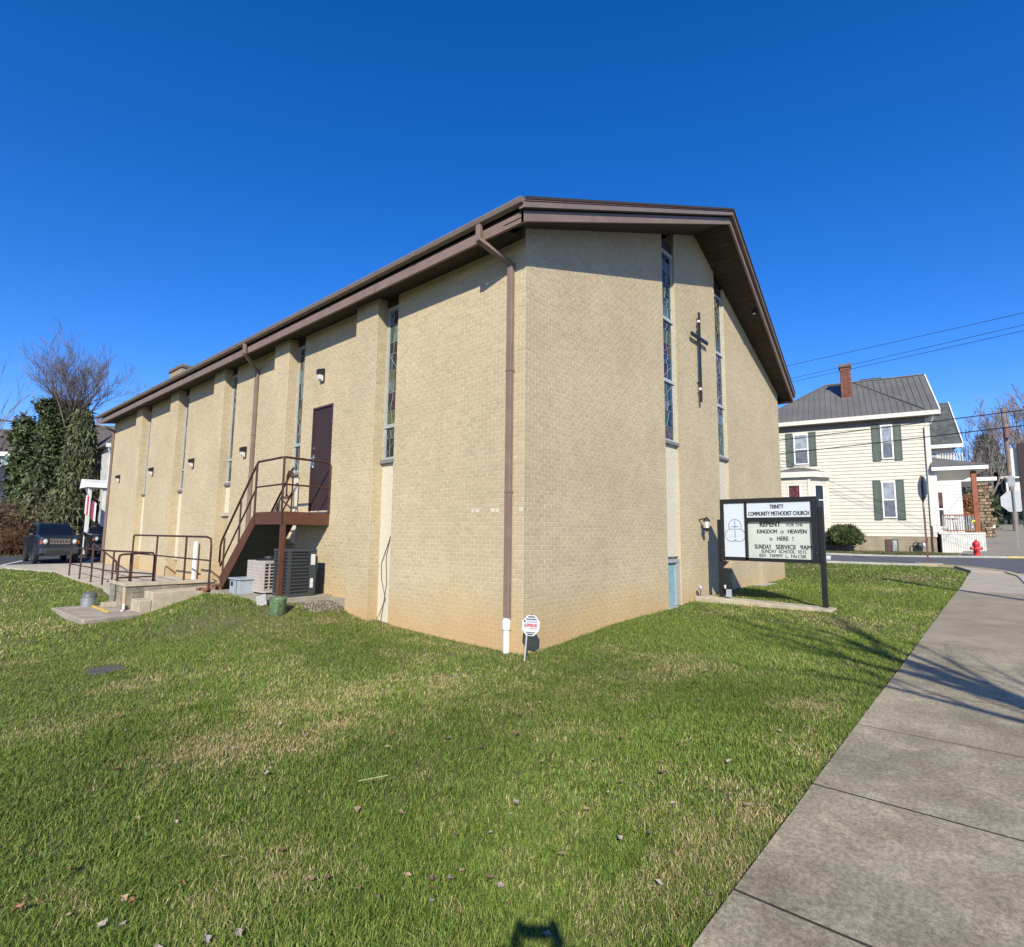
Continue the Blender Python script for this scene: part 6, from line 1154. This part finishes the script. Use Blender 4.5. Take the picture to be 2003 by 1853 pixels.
up2 = thing('utility_pole', 'tall leaning wooden utility pole with transformer beyond the far sidewalk', 'utility pole', (60.5, -6.9, 3.0)); pw = mat('grey_brown_pole_wood', (.24, .19, .16), .95, .2, 2)
MB().tube([(52.8, -6.85, 1.3), (51.2, -6.65, 12.35)], [.20, .14], 10).build('pole', pw, up2); MB().lathe((51.25, -6.74, 9.9), [(.2, 0), (.22, .05), (.22, .8), (.15, .9)], 12).build('transformer', mat('rust_transformer', (.18, .08, .07), .6), up2); MB().tube([(52.0, -6.45, 6.9), (52.05, -6.2, 6.5), (52.1, -6.2, 5.9), (52.2, -6.45, 5.6)], .05, 6).build('cable_coil', blackm, up2)
INFO[up2.name]; 
def wire(a, b, r, m, sag, lab):
    a, b = Vector(a), Vector(b); mb = MB(); P = []
    for k in range(25): t = k/24; p = a.lerp(b, t); p.z -= sag*4*t*(1-t); P.append(p)
    mb.tube(P, r, 5); o = mb.build('power_line', m, loc=tuple(a)); tag(o, lab, 'power line', 'overhead power lines'); return o
wm = mat('wire_black', (.02, .022, .025), .6)
def ext(a, b, t0, t1): a, b = Vector(a), Vector(b); return a+(b-a)*t0, a+(b-a)*t1
for (a, b, r, lab) in (((25.01, 2.19, 11.33), (22.43, -7.01, 10.98), .011, 'topmost thin power line crossing the sky right of the church roof'), ((25.19, 2.11, 10.64), (22.47, -6.98, 10.5), .011, 'middle thin power line crossing the sky above the brick chimney'), ((25.21, 2.13, 10.45), (22.49, -6.96, 10.27), .011, 'lowest of the three thin power lines crossing above the metal roof'), ((25.05, 2.84, 7.28), (22.78, -6.75, 7.13), .022, 'thick dark cable passing in front of the upper windows of the cream house'), ((25.12, 2.89, 6.54), (22.83, -6.71, 6.52), .022, 'lower thick dark cable passing across the cream siding')):
    p, q = ext(a, b, -1.6, 2.2); wire(p, q, r, wm, .12, lab)
wire((51.5, -6.7, 11.3), (19, -12, 10.5), .012, wm, .5, 'faint thin line running from the far utility pole toward the right edge')
wire((51.3, -6.7, 7.4), (34, 6, 8.2), .012, wm, .4, 'thin service cable from the utility pole back to the cream house')
# trees at the right
bare((66, -8.6, 3.0), 9.5, .3, 41, 'large leafless tree behind the utility pole at the right', 4, .52, 6, .2, m=twig2, tw=3.2)
bare((72, -10.5, 4.0), 9, .28, 42, 'leafless tree furthest right behind the white gabled house', 4, .5, 6, .2, m=twig2, tw=3.2)
bare((60, -5.6, 2.8), 7.5, .22, 43, 'leafless tree nearest the stone porch column', 4, .55, 6, .2, m=twig2, tw=2.6)
conifer((66, -5.4, 3.2), 9.5, 3.0, 44, 'hazy blue green evergreen behind the porch roofs', droopL=.8, n=240, m=bluec)
eb = thing('dark_evergreen_bush', 'almost black evergreen bush beside the uphill sidewalk', 'bush', (56, -4.3, 2.6)); P = [(56+RB.uniform(-1.2, 1.2), -4.3+RB.uniform(-1.2, 1.2), 2.6+RB.uniform(0, 3.0)) for k in range(160)]; MB().tube([(56, -4.3, 2.5), (56, -4.3, 4)], .1, 6).build('stem', bark, eb); cloud('foliage', P, .22, 40, ivyg, eb, 9, .3)
ob = thing('orange_bush', 'rusty orange leafed shrub behind the stone porch column', 'bush', (52, -3.6, 2.2)); P = [(52+RB.uniform(-.8, .8), -3.6+RB.uniform(-.8, .8), 2.2+RB.uniform(0, 3.2)) for k in range(100)]; MB().tube([(52, -3.6, 2), (52, -3.6, 4)], .08, 6).build('stem', bark, ob); cloud('foliage', P, .15, 30, mat('orange_leaves', (.32, .15, .06), .8, .3, 2, tone=.3), ob, 10, .3)
wc = car((48.5, -4.9, 2.12), math.radians(10), 'white car parked uphill beyond the stone porch column', mat('white_car_paint', (.7, .7, .7), .3))
# ================================================================== THE PHOTOGRAPHER AND THE TREE ACROSS THE STREET (both cast shadows into view)
skin = mat('skin', (.45, .28, .20), .6, .05, 10); coat = mat('navy_jacket', (.03, .035, .06), .8, .1, 10); jean = mat('blue_jeans', (.06, .08, .13), .9, .15, 10)
F2 = Vector((math.sin(yaw), math.cos(yaw), 0)); S2 = Vector((F2.y, -F2.x, 0)); gz = h1(CAM.x-.4, CAM.y-.35); B0 = CAM-F2*.52; B0.z = gz
pn = thing('person', 'person in a dark jacket holding up a phone with both hands', 'person', tuple(B0))
def skinfig(name, verts, edges, radii, m, parent, sub=2):
    me = bpy.data.meshes.new(name); me.from_pydata([tuple(Vector(v)-INFO[parent.name]) for v in verts], edges, []); o = bpy.data.objects.new(name, me); COL.objects.link(o); o.parent = parent; INFO[o.name] = INFO[parent.name]
    md = o.modifiers.new('skin', 'SKIN'); 
    for i, r in enumerate(radii): me.skin_vertices[0].data[i].radius = (r, r) if not isinstance(r, tuple) else r
    me.skin_vertices[0].data[0].use_root = True; s = o.modifiers.new('sub', 'SUBSURF'); s.levels = sub; s.render_levels = sub; me.materials.append(m); return o
def bp3(s, f, z): return B0+S2*s+F2*f+Vector((0, 0, z))
HG = CAM.z-gz                                       # lens height above ground
v = [bp3(0, 0, .98), bp3(0, 0, 1.15), bp3(0, .0, 1.38), bp3(0, 0, 1.50), bp3(0, .02, 1.57), bp3(0, .03, 1.63), bp3(.19, 0, 1.47), bp3(.44, .28, HG-.24), bp3(.12, .43, HG-.03), bp3(-.19, 0, 1.47), bp3(-.44, .28, HG-.24), bp3(-.12, .43, HG-.03), bp3(.10, 0, .90), bp3(.12, .02, .50), bp3(.13, -.02, .09), bp3(-.10, 0, .90), bp3(-.12, .02, .50), bp3(-.13, -.02, .09), bp3(.14, .13, .05), bp3(-.14, .13, .05), bp3(0, .03, 1.74), bp3(0, .03, 1.84)]
e = [(0, 1), (1, 2), (2, 3), (3, 4), (4, 5), (3, 6), (6, 7), (7, 8), (3, 9), (9, 10), (10, 11), (0, 12), (12, 13), (13, 14), (0, 15), (15, 16), (16, 17), (14, 18), (17, 19), (5, 20), (20, 21)]
if not hasattr(bpy.types.Mesh, 'skin_vertices'): pass
body_me = None
def skin_obj(name, v, e, rad, m, sub=2):
    me = bpy.data.meshes.new(name); me.from_pydata([tuple(Vector(q)-INFO[pn.name]) for q in v], e, []); o = bpy.data.objects.new(name, me); COL.objects.link(o); o.parent = pn; INFO[o.name] = INFO[pn.name]
    o.modifiers.new('skin', 'SKIN'); 
    if not me.skin_vertices: 
        bm = bmesh.new(); bm.from_mesh(me); bm.verts.layers.skin.verify(); bm.to_mesh(me); bm.free()
    for i, r in enumerate(rad): me.skin_vertices[0].data[i].radius = (r, r)
    me.skin_vertices[0].data[0].use_root = True; s = o.modifiers.new('sub', 'SUBSURF'); s.levels = sub; s.render_levels = sub; me.materials.append(m); return o
skin_obj('body', v, e, [.15, .145, .165, .10, .055, .055, .085, .07, .045, .085, .07, .045, .105, .065, .045, .105, .065, .045, .045, .045, .085, .07], coat)
skin_obj('hair', [bp3(0, .01, 1.74), bp3(0, .0, 1.80), bp3(0, .0, 1.86)], [(0, 1), (1, 2)], [.105, .105, .06], mat('dark_hair', (.03, .02, .015), .8))
skin_obj('face', [bp3(0, .07, 1.66), bp3(0, .09, 1.72), bp3(0, .07, 1.79)], [(0, 1), (1, 2)], [.055, .07, .06], skin); skin_obj('nose', [bp3(0, .15, 1.725), bp3(0, .175, 1.70)], [(0, 1)], [.012, .014], skin)
for s in (1, -1):
    skin_obj('ear', [bp3(s*.095, .02, 1.71), bp3(s*.10, .02, 1.75)], [(0, 1)], [.015, .018], skin)
    hb_ = bp3(s*.12, .43, HG-.03); pal = bp3(s*.098, .465, HG-.02); hv = [hb_, pal]; he_ = [(0, 1)]; hr_ = [.028, .034]
    for k, (dz, ln_) in enumerate(((.052, .055), (.034, .062), (.014, .06), (-.006, .048))):
        i = len(hv); z = HG-.02+dz*.9; hv += [bp3(s*.10, .485, z), bp3(s*.098, .512, z+.004), bp3(s*(.098-ln_*.6), .522, z+.006)]; he_ += [(1, i), (i, i+1), (i+1, i+2)]; hr_ += [.010, .009, .008]
    i = len(hv); hv += [bp3(s*.085, .455, HG-.035), bp3(s*.06, .462, HG-.045)]; he_ += [(1, i), (i, i+1)]; hr_ += [.012, .010]
    skin_obj('hand', hv, he_, hr_, skin, 1)
ph = thing('phone', 'black phone held level in both hands of the photographer', 'phone', tuple(CAM-F2*.03))
fwv = fw.normalized(); MB().obox(CAM-fw*.028+r2*.006+u2*.004, r2*.082, u2*.037, fw*.004).build('phone_body', blackm, ph)
# bare street tree standing behind and to the right of the camera
sp = Vector((-4.9, -11.2, h1(-4.9, -11.2)))
stt = thing('bare_tree', 'bare street tree on the other side of the road behind the camera', 'tree', tuple(sp)); tr, cr, ee = branch_tree(sp, 7.8, .26, 77, 3, .55, 4, .45, up=.3); tr.build('trunk', bark, stt, smooth=True); cr.build('crown', twig, stt)
